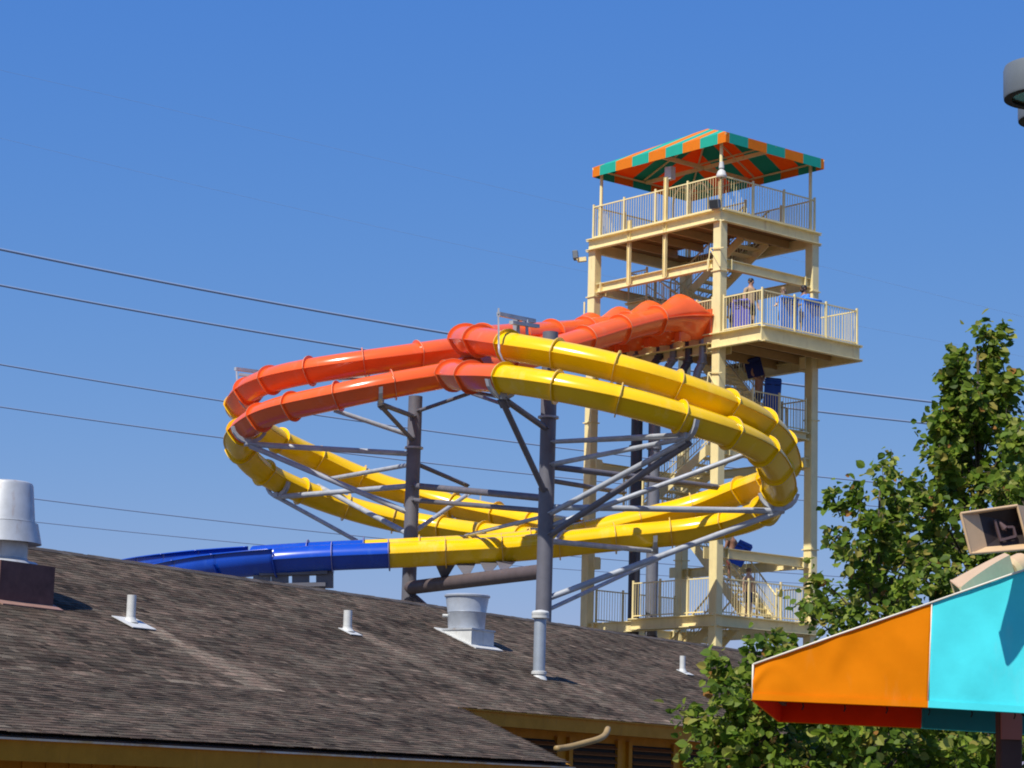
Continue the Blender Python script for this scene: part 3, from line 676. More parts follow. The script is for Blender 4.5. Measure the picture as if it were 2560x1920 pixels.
def lane(name, pts, label, colours, entry, open_from=None, sec=1.68, phase=0, group='enclosed tube slides winding from the tower'):
    P = [p if isinstance(p, Vector) else at(*p) for p in pts]
    L = resample(smooth_line(resample(catmull(P, .1), .12), 60), .12)
    th = thing(name, Vector((P[0].x, P[0].y, P[0].z)), label, 'water slide', group)
    per = int(sec/.12); n = len(L); FR = frames(L)
    def colour(i):
        p = L[i]
        for test, m in colours:
            if test(p, i/n): return m
        return colours[-1][1]
    i = 0 if not entry else int(1.98/.12)
    if entry:
        # flared hood: bell mouth cut on a slant, solid lower trough
        k = i+1; mb = MB(); rows_ = []
        for j in range(0, 25):
            q = j/24; f = q*(k-1); a = int(f); b = min(a+1, k); p0 = FR[a][0].lerp(FR[b][0], f-a); s, u = FR[a][1], FR[a][2]
            d = q*1.98
            rows_.append((p0, s, u, d))
        N = 17
        vs = []
        for j in range(25):
            for c in range(N):
                an = math.pi*c/(N-1)
                st = .82*max(0, math.sin(an))**.8; d = st+(1.98-st)*j/24
                f = d/1.98*(k-1); a = min(int(f), k-1); p0 = FR[a][0].lerp(FR[a+1][0], f-a); s, u = FR[a][1], FR[a][2]
                g = math.exp(-((d-.80)/.58)**2) if d > .80 else 1
                g2 = math.exp(-((d-.3)/.6)**2) if d > .3 else 1
                hx = TW*(1+.30*g2); hy = TH_T*(1+.95*g)
                vs.append(p0+s*(math.cos(an)*hx)+u*(math.sin(an)*hy+.0))
        mb.add(vs, [(j*N+c, j*N+c+1, (j+1)*N+c+1, (j+1)*N+c) for j in range(24) for c in range(N-1)], smooth=True)
        h = mb.build('entry_hood', colour(2), th); md = h.modifiers.new('shell', 'SOLIDIFY'); md.thickness = .03; md.offset = 0
        mb = MB(); N = len(BOT); vs = []
        for p0, s, u, d in rows_:
            g = math.exp(-((d-.3)/.55)**2) if d > .3 else 1
            for x, y in BOT: vs.append(p0+s*(x*(1+.30*g))+u*(y*(1+.75*g)))
        mb.add(vs, [(j*N+c, j*N+c+1, (j+1)*N+c+1, (j+1)*N+c) for j in range(24) for c in range(N-1)], smooth=True)
        for sg in (1, -1):
            vs = []
            for p0, s, u, d in rows_:
                g = math.exp(-((d-.35)/.55)**2) if d > .35 else 1
                vs += [p0+s*(sg*TW*(1+.30*g)*.98)+u*.012, p0+s*(sg*(TW*(1+.30*g)+.06))+u*.012, p0+s*(sg*(TW*(1+.30*g)+.06))-u*.02]
            mb.add(vs, [(j*3+c, j*3+c+1, j*3+c+4, j*3+c+3) for j in range(24) for c in (0, 1)])
        e = mb.build('entry_trough', colour(2), th); md = e.modifiers.new('shell', 'SOLIDIFY'); md.thickness = .03; md.offset = 0
        # start tub box at the deck edge
        p0, s, u, t_ = FR[0]; MB().box(p0-t_*.12-UZ*.22, 1.16, .36, .86, s, t_, UZ, bev=.03).build('start_tub', colour(2), th)
        MB().box(FR[6][0]-UZ*.62, .28, .5, .3, FR[6][1], FR[6][3], UZ, bev=.03).build('inlet_box', colour(2), th)
    first = True
    while i < n-1:
        j = min(i+per+(phase if first else 0), n-1)
        if n-1-j < per*.4: j = n-1
        m = colour((i+j)//2); mb = MB(); fr = FR[i:j+1]
        opened = open_from is not None and open_from(L[(i+j)//2])
        if not opened:
            sweep(mb, fr, TOP); sweep(mb, fr, BOT)
            for l in LPR: sweep(mb, fr, l, smooth=False)
            o = mb.build('tube_section', m, th)
        else:
            W_ = [(-TW*1.08,.30), (-TW*1.06,.12)]+[(x*1.06, y) for x, y in BOT]+[(TW*1.06,.12), (TW*1.08,.30), (TW*1.08+.07,.30), (TW*1.08+.07,.27)]
            W_ = [(-TW*1.08-.07,.27), (-TW*1.08-.07,.30)]+W_
            sweep(mb, fr, W_); o = mb.build('open_flume', m, th); md = o.modifiers.new('shell', 'SOLIDIFY'); md.thickness = .02; md.offset = 0
        if not first or entry:
            fl = MB(); ringmesh(fl, *FR[i], opened=False, sc=1.0) if not opened else ringmesh(fl, *FR[i], opened=True, sc=1.06)
            fl.build('flange', m, o)
            if not opened:
                gk = MB(); ringmesh(gk, *FR[i], out=.09, th=.010); gk.build('gasket', GASK, o)
        first = False; i = j
    return th, L
OUT = -TU2
def ent(a): q = tp(a, -.18, 17.02); return [q, q+OUT*1.0-UZ*.12, q+OUT*2.0-UZ*.38]
isb = lambda px: (lambda p, f: p.y > 69.5 and p.z < 10.2 and p.x < px)
B1p = ent(.72)+[V(3.0,71.9,16.0), V(1.6,70.5,15.25), V(.2,69.2,14.6), V(-1.0,68.0,14.05), (1124,936,66.6),(1152,940,65.2),(1193,943,64.2),(1245,943,63.3),(1389,965,62.3),(1561,1001,62),(1719,1047,62.4),(1887,1109,64),(1938,1171,66),(1950,1228,67.7),(1905,1287,69.7),(1802,1315,70.7),(1689,1332,71),(1561,1342,71),(1434,1356,71),(1281,1372,71),(1137,1379,71),(982,1387,71),(821,1393,71),(660,1404,71.1),(560,1414,71.5),(470,1428,72.6),(390,1445,74.5),(330,1460,77)]
B2p = ent(2.12)+[V(2.6,73.2,16.3), V(1.36,71.7,15.85), V(.03,70.0,15.4), V(-1.0,68.8,15.05), (1156,847,67.4),(1180,850,66.3),(1217,852,65.2),(1265,864,64.2),(1424,891,63.2),(1585,929,62.8),(1774,994,63.4),(1912,1061,65.2),(1953,1120,67),(1963,1180,68.5),(1888,1216,71),(1784,1252,72),(1695,1281,72.1),(1626,1295,72.1),(1516,1322,72.1),(1430,1342,72.1),(1281,1362,72.1),(1137,1370,72.1),(982,1378,72.1),(821,1384,72.1),(660,1394,72.3),(540,1402,73),(440,1412,74.4),(350,1424,76.5),(290,1440,79)]
A1p = ent(3.52)+[V(1.1,73.9,15.9), V(-.4,72.3,15.0), (1107,939,71),(949,967,70.5),(805,999,70.9),(677,1029,72.3),(622,1063,73.7),(592,1100,75.2),(617,1152,76.7),(691,1201,78),(832,1257,79.2),(935,1288,79.5),(1092,1319,79.3),(1178,1332,78.6),(1300,1345,77.4),(1400,1352,76)]
A2p = ent(4.92)+[V(.2,75.0,16.1), V(-1.2,73.6,15.6), (1138,872,72.6),(1069,884,71.9),(884,910,71.5),(743,932,72),(647,960,73.5),(609,990,75),(598,1030,76.6),(677,1092,78.8),(815,1156,80.3),(945,1212,80.8),(1062,1243,80.8),(1164,1273,80.3),(1260,1290,79.6),(1336,1306,78.8),(1440,1325,77)]
yb = lambda x: [(lambda p, f: p.z > 9.6 and f < .45 and p.x < x and p.y > 62.4, ORA), (lambda p, f: p.y > 70 and p.z < 10.4 and p.x < -3.4, BLU), (lambda p, f: True, YEL)]
lb1, LB1 = lane('tube_slide', B1p, 'nearer, lower yellow tube slide of the right hand loop, orange at its start', [(lambda p, f: f < .35 and (p.z > 13.35 or (p.x < -.45 and p.y < 68)), ORA), (lambda p, f: p.y > 70 and p.z < 10.2 and p.x < -3.5, BLU), (lambda p, f: True, YEL)], True, open_from=lambda p: p.x < -6.9)
lb2, LB2 = lane('tube_slide', B2p, 'farther, upper yellow tube slide of the right hand loop, orange at its start', [(lambda p, f: f < .35 and (p.z > 14.5 or (p.x < -.2 and p.y < 68)), ORA), (lambda p, f: p.y > 70 and p.z < 10.4 and p.x < -3.5, BLU), (lambda p, f: True, YEL)], True, open_from=lambda p: p.x < -6.9, phase=4)
la1, LA1 = lane('tube_slide', A1p, 'nearer, lower orange tube slide of the left hand loop, yellow beyond its turn', [(lambda p, f: f < .7 and p.z > 12.95, ORA), (lambda p, f: True, YEL)], True)
la2, LA2 = lane('tube_slide', A2p, 'farther, upper orange tube slide of the left hand loop, yellow beyond its turn', [(lambda p, f: f < .7 and p.z > 13.98, ORA), (lambda p, f: True, YEL)], True)

# ------------------------------------------------------------------ slide supports
def near(L, px, py, Y):
    q = at(px, py, Y); return min(L, key=lambda p: (p-q).length)
RP = at(1367, 1200, 66.0); LP = at(1030, 1250, 73.6)
def pillar(p, ztop, r, label, collars):
    t = thing('support_pillar', (p.x, p.y, GZ), label, 'pillar', 'pillars holding up the slides')
    MB().tube((p.x, p.y, GZ), (p.x, p.y, ztop), r, r*.97, n=28).build('post', DSTL, t)
    for z in collars: MB().lathe((p.x, p.y, z), [(r, 0), (r+.07, .005), (r+.07, .06), (r, .065)], 28, cap=False).build('collar', STL, t)
    return t
rp = pillar(RP, 14.75, .225, 'right hand dark grey steel pillar inside the yellow slide loop with radiating struts', (12.3, 4.0))
lp = pillar(LP, 14.1, .225, 'left hand dark grey steel pillar under the orange slide loop with radiating struts', (12.45,))
def strut(par, p, q, r=.065, m=STL, plates=True):
    MB().tube(p, q, r, n=12).build('strut', m, par)
    if plates:
        d, s, u = frame(q-p)
        for c in (p+d*.16, q-d*.16): MB().box(c, r*3.2, .03, .3, s, u, d).build('gusset', m, par)
def onR(y): return Vector((RP.x, RP.y, at(1367, y, RP.y).z))
def onL(y): return Vector((LP.x, LP.y, at(1030, y, LP.y).z))
def node(L, px, py, Y, drop=.42, par=None):
    """saddle under a tube with a short stub"""
    p = near(L, px, py, Y); i = L.index(p); t = (L[min(i+1, len(L)-1)]-L[i-1]).normalized(); s = t.cross(UZ).normalized()
    m = MB(); n = 9; vs = []
    for d in (-.06, .06):
        for k in range(n):
            a = math.pi+math.pi*(k+.5)/n*.999
            x, y = math.cos(a)*(TW+.06), math.sin(a)*(TH_B+.06)
            vs += [p+t*d+s*x+UZ*y, p+t*d+s*(x*1.16)+UZ*(y*1.25)]
    fs = []
    for k in range(n-1):
        fs += [(2*k, 2*k+2, 2*k+3, 2*k+1), (2*n+2*k, 2*n+2*k+1, 2*n+2*k+3, 2*n+2*k+2), (2*k+1, 2*k+3, 2*n+2*k+3, 2*n+2*k+1)]
    m.add(vs, fs); m.box(p-UZ*(drop+.06), .22, .2, .16, s, t, UZ); m.build('saddle', STL, par)
    return p-UZ*(drop+.1)
n1 = node(LB1, 1715, 1047, 62.4, par=rp); n2_ = node(LB1, 1256, 943, 63.3, par=rp); n3 = node(LB1, 1962, 1228, 67.7, .5, par=rp); n4 = node(LB1, 1640, 1336, 71, .4, par=rp)
n5 = near(LB2, 1880, 1045, 64.6)-UZ*.5; n6 = near(LB2, 1700, 970, 63)-UZ*.55
strut(rp, onR(1105), n1+V(0,.1,.12), .06); strut(rp, onR(1163), n1, .07); strut(rp, onR(1290), n1+V(0,.1,-.05), .08); strut(rp, onR(1345), n1+V(.1,.15,-.1), .09, DSTL)
strut(rp, onR(1105), n5, .06); strut(rp, onR(1320), at(1865, 1135, 66.5), .075)
strut(rp, onR(1268), n3+V(.15,0,.03), .085); strut(rp, onR(1500), n3, .085); strut(rp, onR(1530), at(1650, 1395, 70), .06); strut(rp, onR(1352), n4, .075)
strut(rp, onR(1165), at(1792, 1218, 70.5), .09, DSTL); strut(rp, onR(1200), at(1560, 1232, 70), .07, DSTL)
strut(rp, onR(1075), n2_, .085, DSTL); strut(rp, onR(1240), n2_+V(0,.05,-.05), .085, DSTL); strut(rp, n2_, at(1170, 978, 66), .05, DSTL)
strut(rp, onR(1290), at(1168, 1338, 71.5), .055)
strut(rp, onR(1385), at(1420, 1310, 69.5), .05)
# node bits on horizontal arm
MB().lathe(at(1470, 1271, 66.6)-UZ*.1, [(.11,0),(.13,.03),(.13,.17),(.11,.2)], 14).build('clamp', STL, rp)
# big cross pipes between the two pillars
strut(lp, onL(1214), onR(1246), .1, DSTL); strut(lp, onL(1250), onR(1278), .075, DSTL)
cross_l = Vector((LP.x, LP.y, at(1030, 1470, LP.y).z)); cross_r = Vector((RP.x, RP.y, at(1360, 1428, RP.y).z))
MB().tube(cross_l, cross_r, .21, n=24).build('cross_pipe', mat('brown_grey_pipe', (.12,.09,.085), .55, noise=.25, nscale=3), lp)
for f in (.28, .45, .61, .72):
    c = cross_l.lerp(cross_r, f); p = min(LB1, key=lambda q: (q.xy-c.xy).length + (0 if q.z < 10.5 else 99))
    m = MB(); m.add([p+V(-.3,-.05,-.36), p+V(.3,-.05,-.36), c+V(.1,-.05,.2), c+V(-.1,-.05,.2), p+V(-.3,.05,-.36), p+V(.3,.05,-.36), c+V(.1,.05,.2), c+V(-.1,.05,.2)], [(0,1,2,3),(7,6,5,4),(0,4,5,1),(1,5,6,2),(2,6,7,3),(3,7,4,0)])
    m.build('cradle', DSTL, lp)
strut(lp, cross_l-UZ*.15, cross_l-UZ*1.0+V(1.0,-.6,0), .12, DSTL)
# left pillar struts
m1 = node(LA1, 622, 1062, 73.7, .5, par=lp); m2 = node(LA1, 691, 1201, 78, .45, par=lp); m3 = node(LA1, 952, 967, 70.5, .42, par=lp)
strut(lp, onL(1135), m1, .085); strut(lp, onL(1285), m1+V(.05,0,-.05), .085); strut(lp, onL(1214), m2, .085); strut(lp, m2, at(892, 1352, 77), .07)
strut(lp, onL(1160), at(822, 1198, 79), .075); strut(lp, onL(1338), at(795, 1215, 79), .085); strut(lp, onL(1092), at(835, 1025, 73), .075)
strut(lp, onL(1042), m3, .075, DSTL); strut(lp, onL(1104), m3+V(0,.1,-.05), .07, DSTL)
strut(lp, onL(1030), at(1172, 984, 71.5), .06, DSTL); strut(lp, at(1180, 984, 71.3), at(1262, 1012, 67), .055, DSTL)
strut(lp, onL(1156), at(1168, 1214, 76), .07, DSTL); strut(lp, onL(1335), at(1172, 1234, 78), .07); strut(lp, onL(1214), at(1168, 1222, 77), .06, DSTL)
m5 = near(LA2, 1164, 1273, 80.3)
hm = MB()
for sgn in (-1, 1): hm.bar(m5+V(.46*sgn,0,-.35), m5+V(.46*sgn,0,.62), .05, .05)
hm.bar(m5+V(-.6,0,.62), m5+V(.6,0,.62), .09, .09); hm.bar(m5+V(-.5,0,-.38), m5+V(.5,0,-.38), .07, .07); hm.build('hanger_frame', STL, lp)
# hanger frame above the upper right hand tube
m4 = near(LB2, 1262, 864, 64.2); h = MB(); i4 = LB2.index(m4); t4 = (LB2[i4+1]-LB2[i4-1]); t4.z = 0; t4.normalize(); s4 = t4.cross(UZ)
a0, a1 = at(1246, 785, 63.6), at(1336, 803, 65.2)
h.bar(a0, a1, .11, .11); h.bar(a0+V(.35,.3,-.16), a1+V(.1,.1,-.12), .12, .1)
h.bar(a0-UZ*.05, at(1247, 860, 63.6), .055, .05); h.path([at(1247, 860, 63.6), at(1248, 880, 63.58), at(1256, 900, 63.6), at(1272, 912, 63.7)], .03, 8)
h.bar(at(1316, 800, 64.8), at(1318, 838, 64.7), .06, .09); h.bar(at(1290, 800, 64.6), at(1292, 842, 64.5), .16, .12)
h.bar(a0+UZ*.0, a0+UZ*.16, .05, .05)
h.build('hanger_frame', STL, rp)
b0 = near(LA2, 618, 980, 74.6)
h = MB(); h.bar(at(588, 922, 74.6), at(650, 930, 75.2), .12, .1); h.bar(at(597, 936, 75.4), at(660, 943, 75.6), .12, .08); h.bar(at(591, 922, 74.6), at(594, 985, 74.6), .05, .05); h.path([at(594, 985, 74.6), at(600, 1005, 74.5), at(612, 1020, 74.4)], .03, 8); h.build('hanger_frame', STL, lp)
h = MB(); h.bar(at(845, 946, 72.3), at(925, 943, 72.3), .12, .1); h.bar(at(855, 955, 72.8), at(935, 952, 72.8), .1, .08); h.build('hanger_beam', STL, lp)
# base under the blue run-out
q = at(735, 1447, 71.2)
t = thing('runout_base', (q.x, q.y, GZ), 'dark grey support frame with square gaps under the blue slide run-out', 'frame')
mb = MB()
mb.bar(at(655, 1466, 71.2), at(815, 1462, 71.2), .5, .12); mb.bar(at(650, 1432, 71.2), at(820, 1428, 71.2), .5, .2)
mb.build('girder', DSTL, t)
for px in (655, 700, 752, 812): MB().bar(at(px, 1470, 71.2), at(px, 1428, 71.2), .28, .5).build('stub', DSTL, t)
for px in (670, 800):
    c = at(px, 1468, 71.2); MB().tube((c.x, c.y, GZ), c, .16, n=16).build('leg', DSTL, t)

# ------------------------------------------------------------------ people
def skin_chain(name, verts, edges, radii, matl, parent, sub=2, root=0, loc=None):
    me = bpy.data.meshes.new(name); org = ORG[parent] if loc is None else loc
    me.from_pydata([tuple(v-org) for v in verts], edges, []); o = bpy.data.objects.new(name, me); COL.objects.link(o); o.parent = parent if loc is None else None
    if loc is not None: o.location = loc
    ORG[o] = org
    md = o.modifiers.new('skin', 'SKIN'); md.use_smooth_shade = True
    for i, r in enumerate(radii):
        sv = me.skin_vertices[0].data[i]; sv.radius = r if isinstance(r, tuple) else (r, r); sv.use_root = (i == root)
    sb = o.modifiers.new('sub', 'SUBSURF'); sb.levels = sub; sb.render_levels = sub
    me.materials.append(matl); return o
def person(base, face, H, label, skin, hairm, shirt=None, shorts=None, arms='down', longhair=False, beard=False, legs='stand', shirtname='shirt'):
    """standing or climbing figure; face = heading on the ground"""
    k = H/1.75; f = Vector(face); f.z = 0; f.normalize(); s = f.cross(UZ); base = Vector(base)
    t = thing('person', base, label, 'person')
    P = lambda x, y, z: base + s*(x*k) + f*(y*k) + UZ*(z*k)
    lift = .18 if legs == 'climb' else 0
    v = [P(0,0,.95), P(0,0,1.12), P(0,.01,1.32), P(0,0,1.44), P(0,.01,1.53), P(0,.03,1.62), P(0,.03,1.72)]
    r = [(.15*k,.12*k), (.14*k,.105*k), (.165*k,.115*k), (.09*k,.08*k), .052*k, (.078*k,.092*k), (.068*k,.08*k)]
    e = [(0,1),(1,2),(2,3),(3,4),(4,5),(5,6)]
    def chain(st, pts, rs):
        i0 = st
        for p, q in zip(pts, rs):
            v.append(P(*p)); r.append(q*k); e.append((i0, len(v)-1)); i0 = len(v)-1
        return i0
    chain(0, [(.095,0,.86), (.10,.02+lift*1.4,.50+lift*.9), (.10,-.02+lift*1.2,.09+lift*1.2), (.105,.12+lift*1.2,.035+lift*1.2)], [.085,.058,.042,.04])
    chain(0, [(-.095,0,.86), (-.10,.02,.50), (-.10,-.02,.09), (-.105,.12,.035)], [.085,.058,.042,.04])
    hands = []
    AR = {'down': [(.19,0,1.40),(.24,.0,1.13),(.25,.08,.90)], 'hold': [(.19,0,1.40),(.25,.04,1.14),(.18,.28,1.08)], 'up': [(.19,0,1.42),(.30,.05,1.60),(.22,.08,1.86)], 'rail': [(.19,0,1.40),(.27,.10,1.18),(.30,.36,1.10)]}[arms]
    for sg in (1, -1):
        last = chain(3, [(x*sg, y, z) for x, y, z in AR], [.062,.043,.030])
        a, b = Vector(AR[1]), Vector(AR[2]); d = (b-a).normalized()
        palm = b+d*.07; chain(last, [(palm.x*sg, palm.y, palm.z)], [.036])
        pi = len(v)-1
        for fx, ln in ((-.03,.07), (-.01,.085), (.01,.08), (.03,.065)):
            q = palm+d*ln+Vector((fx, .02, -.01)); chain(pi, [(q.x*sg, q.y, q.z)], [.009])
        q = palm+d*.02+Vector((-.05,.03,0)); chain(pi, [(q.x*sg, q.y, q.z)], [.010])
    skin_chain('body', v, e, r, skin, t)
    # face and hair
    hd = P(0,.035,1.66)
    fc = MB()
    fc.add([hd+f*.085*k+UZ*.03*k, hd+f*.115*k-UZ*.02*k, hd+f*.085*k-UZ*.03*k+s*.018*k, hd+f*.085*k-UZ*.03*k-s*.018*k], [(0,2,1),(0,1,3),(1,2,3)])
    for sg in (1, -1):
        fc.lathe(hd+s*(.085*k*sg)-UZ*.01, [(0,-.035*k),(.016*k,-.02*k),(.02*k,.01*k),(0,.035*k)], 8)
    fc.build('face_features', skin, t)
    ey = MB()
    for sg in (1, -1): ey.lathe(hd+f*.086*k+s*(.032*k*sg)+UZ*.018*k, [(0,-.01*k),(.012*k,0),(0,.01*k)], 8)
    ey.box(hd+f*.088*k-UZ*.062*k, .045*k, .01*k, .01*k, s, f, UZ)
    ey.build('eyes_and_mouth', HAIRD, t)
    hr = MB(); n = 14
    prof = [(.088,-.03), (.098,.02), (.092,.07), (.065,.112), (.0,.128)]
    hr.lathe(hd-f*.018*k+UZ*.0, [(a*k, b*k) for a, b in prof], n, cap=False)
    if longhair:
        hr.lathe(hd-f*.05*k, [(.05*k,-.26*k), (.085*k,-.18*k), (.095*k,-.05*k), (.09*k,.02*k)], n, cap=False)
    hr.build('hair', hairm, t)
    if beard:
        MB().lathe(hd+f*.035*k-UZ*.075*k, [(.0,-.06*k), (.05*k,-.045*k), (.07*k,0), (.066*k,.03*k)], 12, cap=False).build('beard', HAIRD, t)
    g_ = 1.16
    if shirt:
        vv = [P(0,0,.92), P(0,0,1.12), P(0,.01,1.32), P(0,0,1.435)]; ee = [(0,1),(1,2),(2,3)]; rr = [(.165*k,.135*k), (.155*k,.12*k), (.18*k,.128*k), (.10*k,.09*k)]
        for sg in (1, -1):
            i0 = 3
            for w_, q in ((AR[0], .074), (tuple(Vector(AR[0]).lerp(Vector(AR[1]), .8)), .062)):
                vv.append(P(w_[0]*sg, w_[1], w_[2])); rr.append(q*k); ee.append((i0, len(vv)-1)); i0 = len(vv)-1
        skin_chain(shirtname, vv, ee, rr, shirt, t)
    if shorts:
        vv = [P(0,0,1.0), P(0,0,.92)]; ee = [(0,1)]; rr = [(.158*k,.128*k), (.168*k,.135*k)]
        for sg, lf in ((1, lift), (-1, 0)):
            i0 = 1
            for q, q2 in (((.095*sg, 0, .84), .098), ((.105*sg, .015+lf, .55+lf*.7), .085)):
                vv.append(P(*q)); rr.append(q2*k); ee.append((i0, len(vv)-1)); i0 = len(vv)-1
        skin_chain('shorts', vv, ee, rr, shorts, t)
    return t
def foam_mat(c, nrm, w_, h_, m, label, tilt=0, roll=0):
    n = Vector(nrm).normalized(); d, s, u = frame(n)
    q = Quaternion(d, roll); s = q @ s; u = q @ u
    mb = MB(); mb.box(c, w_, h_, .05, s, u, d, bev=.02)
    o = mb.build('foam_mat', m, None, label, 'mat', 'blue riding mats carried by the riders', base=Vector(c)-u*(h_/2))
    # rolled front edge and two handles
    MB().path([Vector(c)+u*(h_/2-.03)+d*.05+s*x for x in (-w_/2+.03, 0, w_/2-.03)], .06, 10).build('rolled_edge', m, o)
    for sg in (-1, 1):
        b = Vector(c)+u*(h_/2-.2)+s*(sg*w_*.25)+d*.03
        MB().path([b-s*.08, b-s*.06+d*.05, b+s*.06+d*.05, b+s*.08], .014, 6).build('handle', MATD, o)
    return o
CAMD = Vector((-.1, -1, 0)); BLK = mat('black_cloth', (.02,.02,.025), .8); REDC = mat('red_cloth', (.38,.04,.05), .8, noise=.2, nscale=9); TANC = mat('tan_cloth', (.42,.29,.17), .8, noise=.2, nscale=9)
LBL = mat('light_blue_cloth', (.06,.24,.72), .8, noise=.15, nscale=9); PURC = mat('violet_cloth', (.12,.12,.42), .8, noise=.2, nscale=9); NAV = mat('navy_cloth', (.02,.035,.14), .8, noise=.2, nscale=9)
person(tp(-1.25, 2.55, ZM), (-1,-.5,0), 1.78, 'dark haired bearded person in light blue standing tallest on the balcony', SKIN[1], HAIRD, LBL, NAV, 'hold', beard=True)
foam_mat(tp(-1.66, 2.45, ZM+.66), -TU1, .8, 1.22, MATL, 'light blue mat standing in front of the bearded person on the balcony')
person(tp(-1.2, 1.65, ZM), (-.6,-1,0), 1.58, 'person with long light brown hair behind the balcony railing, left of the bearded person', SKIN[2], HAIRB, LBL, BLK, 'hold', longhair=True)
foam_mat(tp(-1.66, 1.4, ZM+.6), -TU1, .8, 1.12, MATL, 'light blue mat standing in front of the person with long light brown hair')
person(tp(-.75, .62, ZM), (.6,-1,0), 1.76, 'dark haired person in tan shirt and black shorts at the left end of the balcony', SKIN[0], HAIRD, TANC, BLK, 'down')
foam_mat(tp(-.8, .18, ZM+.52), -TU2*.9-TU1*.4, .55, .98, mat('violet_blue_foam', (.08,.09,.45), .6, noise=.15, nscale=6), 'violet blue mat leaning at the left end of the balcony')
person(tp(-.1, .55, ZM), (0,-1,0), 1.3, 'child in violet behind the balcony railing beside the front column', SKIN[0], HAIRD, PURC, NAV, 'down')
zs = lambda a: ZM+(z1_-ZM)*(A_*.6-a)/(A_*.6-N0)
person(tp(1.38, LR[0]+.5, zs(1.38)), TU1, 1.72, 'rider climbing the upper stairs holding a navy mat over the head', SKIN[0], HAIRD, None, NAV, 'up', legs='climb')
foam_mat(tp(1.4, LR[0]+.28, zs(1.38)+1.74), -TU1*.6+TU2*-.8+UZ*.1, .55, .62, MATD, 'dark navy mat held over the head of the rider on the upper stairs', roll=.25)
foam_mat(tp(1.0, LR[0]+.72, zs(1.3)+.85), -TU1*.8-TU2*.6, .55, 1.25, MATB, 'royal blue mat on the back of the rider on the upper stairs', roll=-.06)
zs3 = lambda a: (z2_-.4)+(ZL-z2_+.4)*(F0-a)/(F0-N0-.2)
person(tp(2.5, LR[0]+.45, zs3(2.5)), TU1+UZ*0, 1.7, 'bare backed rider in red shorts climbing the lower stairs', SKIN[1], HAIRD, None, REDC, 'hold', legs='climb')
foam_mat(tp(2.05, LR[0]+.4, zs3(2.5)+.9), -TU1*.5-TU2*.7+UZ*.25, .5, .8, MATB, 'royal blue mat carried by the rider in red shorts on the lower stairs', roll=-.45)
person(tp(.55, 2.0, ZL), TU2, 1.62, 'person in pale top and blue shorts on the lower deck behind the railing', SKIN[2], HAIRB, mat('pale_cloth', (.6,.42,.3), .8, noise=.15, nscale=9), NAV, 'down')

# ------------------------------------------------------------------ power lines far behind
def cable(pts, Y, r, label):
    # smooth sag curve through three pixels at an even distance
    (x0,y0),(x1,y1),(x2,y2) = pts; P = []
    for i in range(61):
        x = -1700+6000*i/60
        y = y0*(x-x1)*(x-x2)/((x0-x1)*(x0-x2)) + y1*(x-x0)*(x-x2)/((x1-x0)*(x1-x2)) + y2*(x-x0)*(x-x1)/((x2-x0)*(x2-x1))
        P.append(at(x, y, Y+x*.02))
    MB().path(P, r, 6).build('power_line', WIRE, None, label, 'power line', 'power lines crossing the sky', base=P[0])
cable([(0,623),(1130,835),(2165,985)], 190, .115, 'dark power line, third from the top of the sky')
cable([(0,713),(900,872),(2125,1038)], 190, .10, 'dark power line, fourth from the top of the sky')
cable([(0,911),(580,1006),(2110,1198)], 200, .075, 'power line, fifth from the top, passing behind the left slide loop')
cable([(0,1017),(560,1095),(2110,1259)], 200, .065, 'power line, sixth from the top, passing behind the left slide loop')
cable([(70,1245),(800,1330),(2080,1440)], 205, .055, 'power line, second lowest, touching the top of the mushroom roof fan')
cable([(90,1305),(700,1366),(2080,1462)], 205, .045, 'lowest power line just above the roof ridge')
cable([(30,182),(800,362),(1500,530)], 215, .011, 'very thin topmost power line high in the sky')
cable([(0,345),(640,498),(1270,638)], 215, .011, 'very thin power line, second from the top of the sky')

# ------------------------------------------------------------------ awning at the right
aY = 13.0
PA = [(1882,1663),(2329,1508),(2700,1379),(2700,1792),(2319,1770),(1880,1751)]
pa = [at(x, y, aY) for x, y in PA]
DV = V(.5, 3.1, 0)
pa = [at(x, y, aY-.16*(((x-1882)/6000*aY))) for x, y in PA]
zb0 = pa[5].z
aw = thing('striped_awning', (pa[4].x, aY+1.6, GZ), 'orange and turquoise striped fabric awning with a sloping top at the lower right', 'awning')
DEP = 3.3
def solid(o, th_=.008):
    md = o.modifiers.new('cloth_thickness', 'SOLIDIFY'); md.thickness = th_; md.offset = 0
def ripple(p, amp):
    w1 = math.exp(-((p.x-pa[0].x-.42-.25*(p.z-pa[0].z))/.05)**2)*max(0, min(1, (p.z-pa[5].z)/.35)); w2 = math.exp(-((p.z-pa[5].z-.10-.10*math.sin(p.x*14))/.035)**2)*math.exp(-(p.x-pa[0].x)/.16)
    return amp*(math.sin(p.x*6+p.z*4)+.5*math.sin(p.x*13-p.z*9)+.3*math.sin(p.x*31+p.z*22)) - .014*w1 - .012*w2
def panel(a, b, c, d, nx, nz, amp, yoff):
    """grid between bottom a-b and top d-c"""
    vs = []
    for j in range(nz+1):
        for i in range(nx+1):
            p = a.lerp(b, i/nx).lerp(d.lerp(c, i/nx), j/nz); p = p+DV*yoff
            k = math.sin(math.pi*j/nz)*.8+.2
            p.y += ripple(p, amp)*k; vs.append(p)
    return vs, [(j*(nx+1)+i, j*(nx+1)+i+1, (j+1)*(nx+1)+i+1, (j+1)*(nx+1)+i) for j in range(nz) for i in range(nx)]
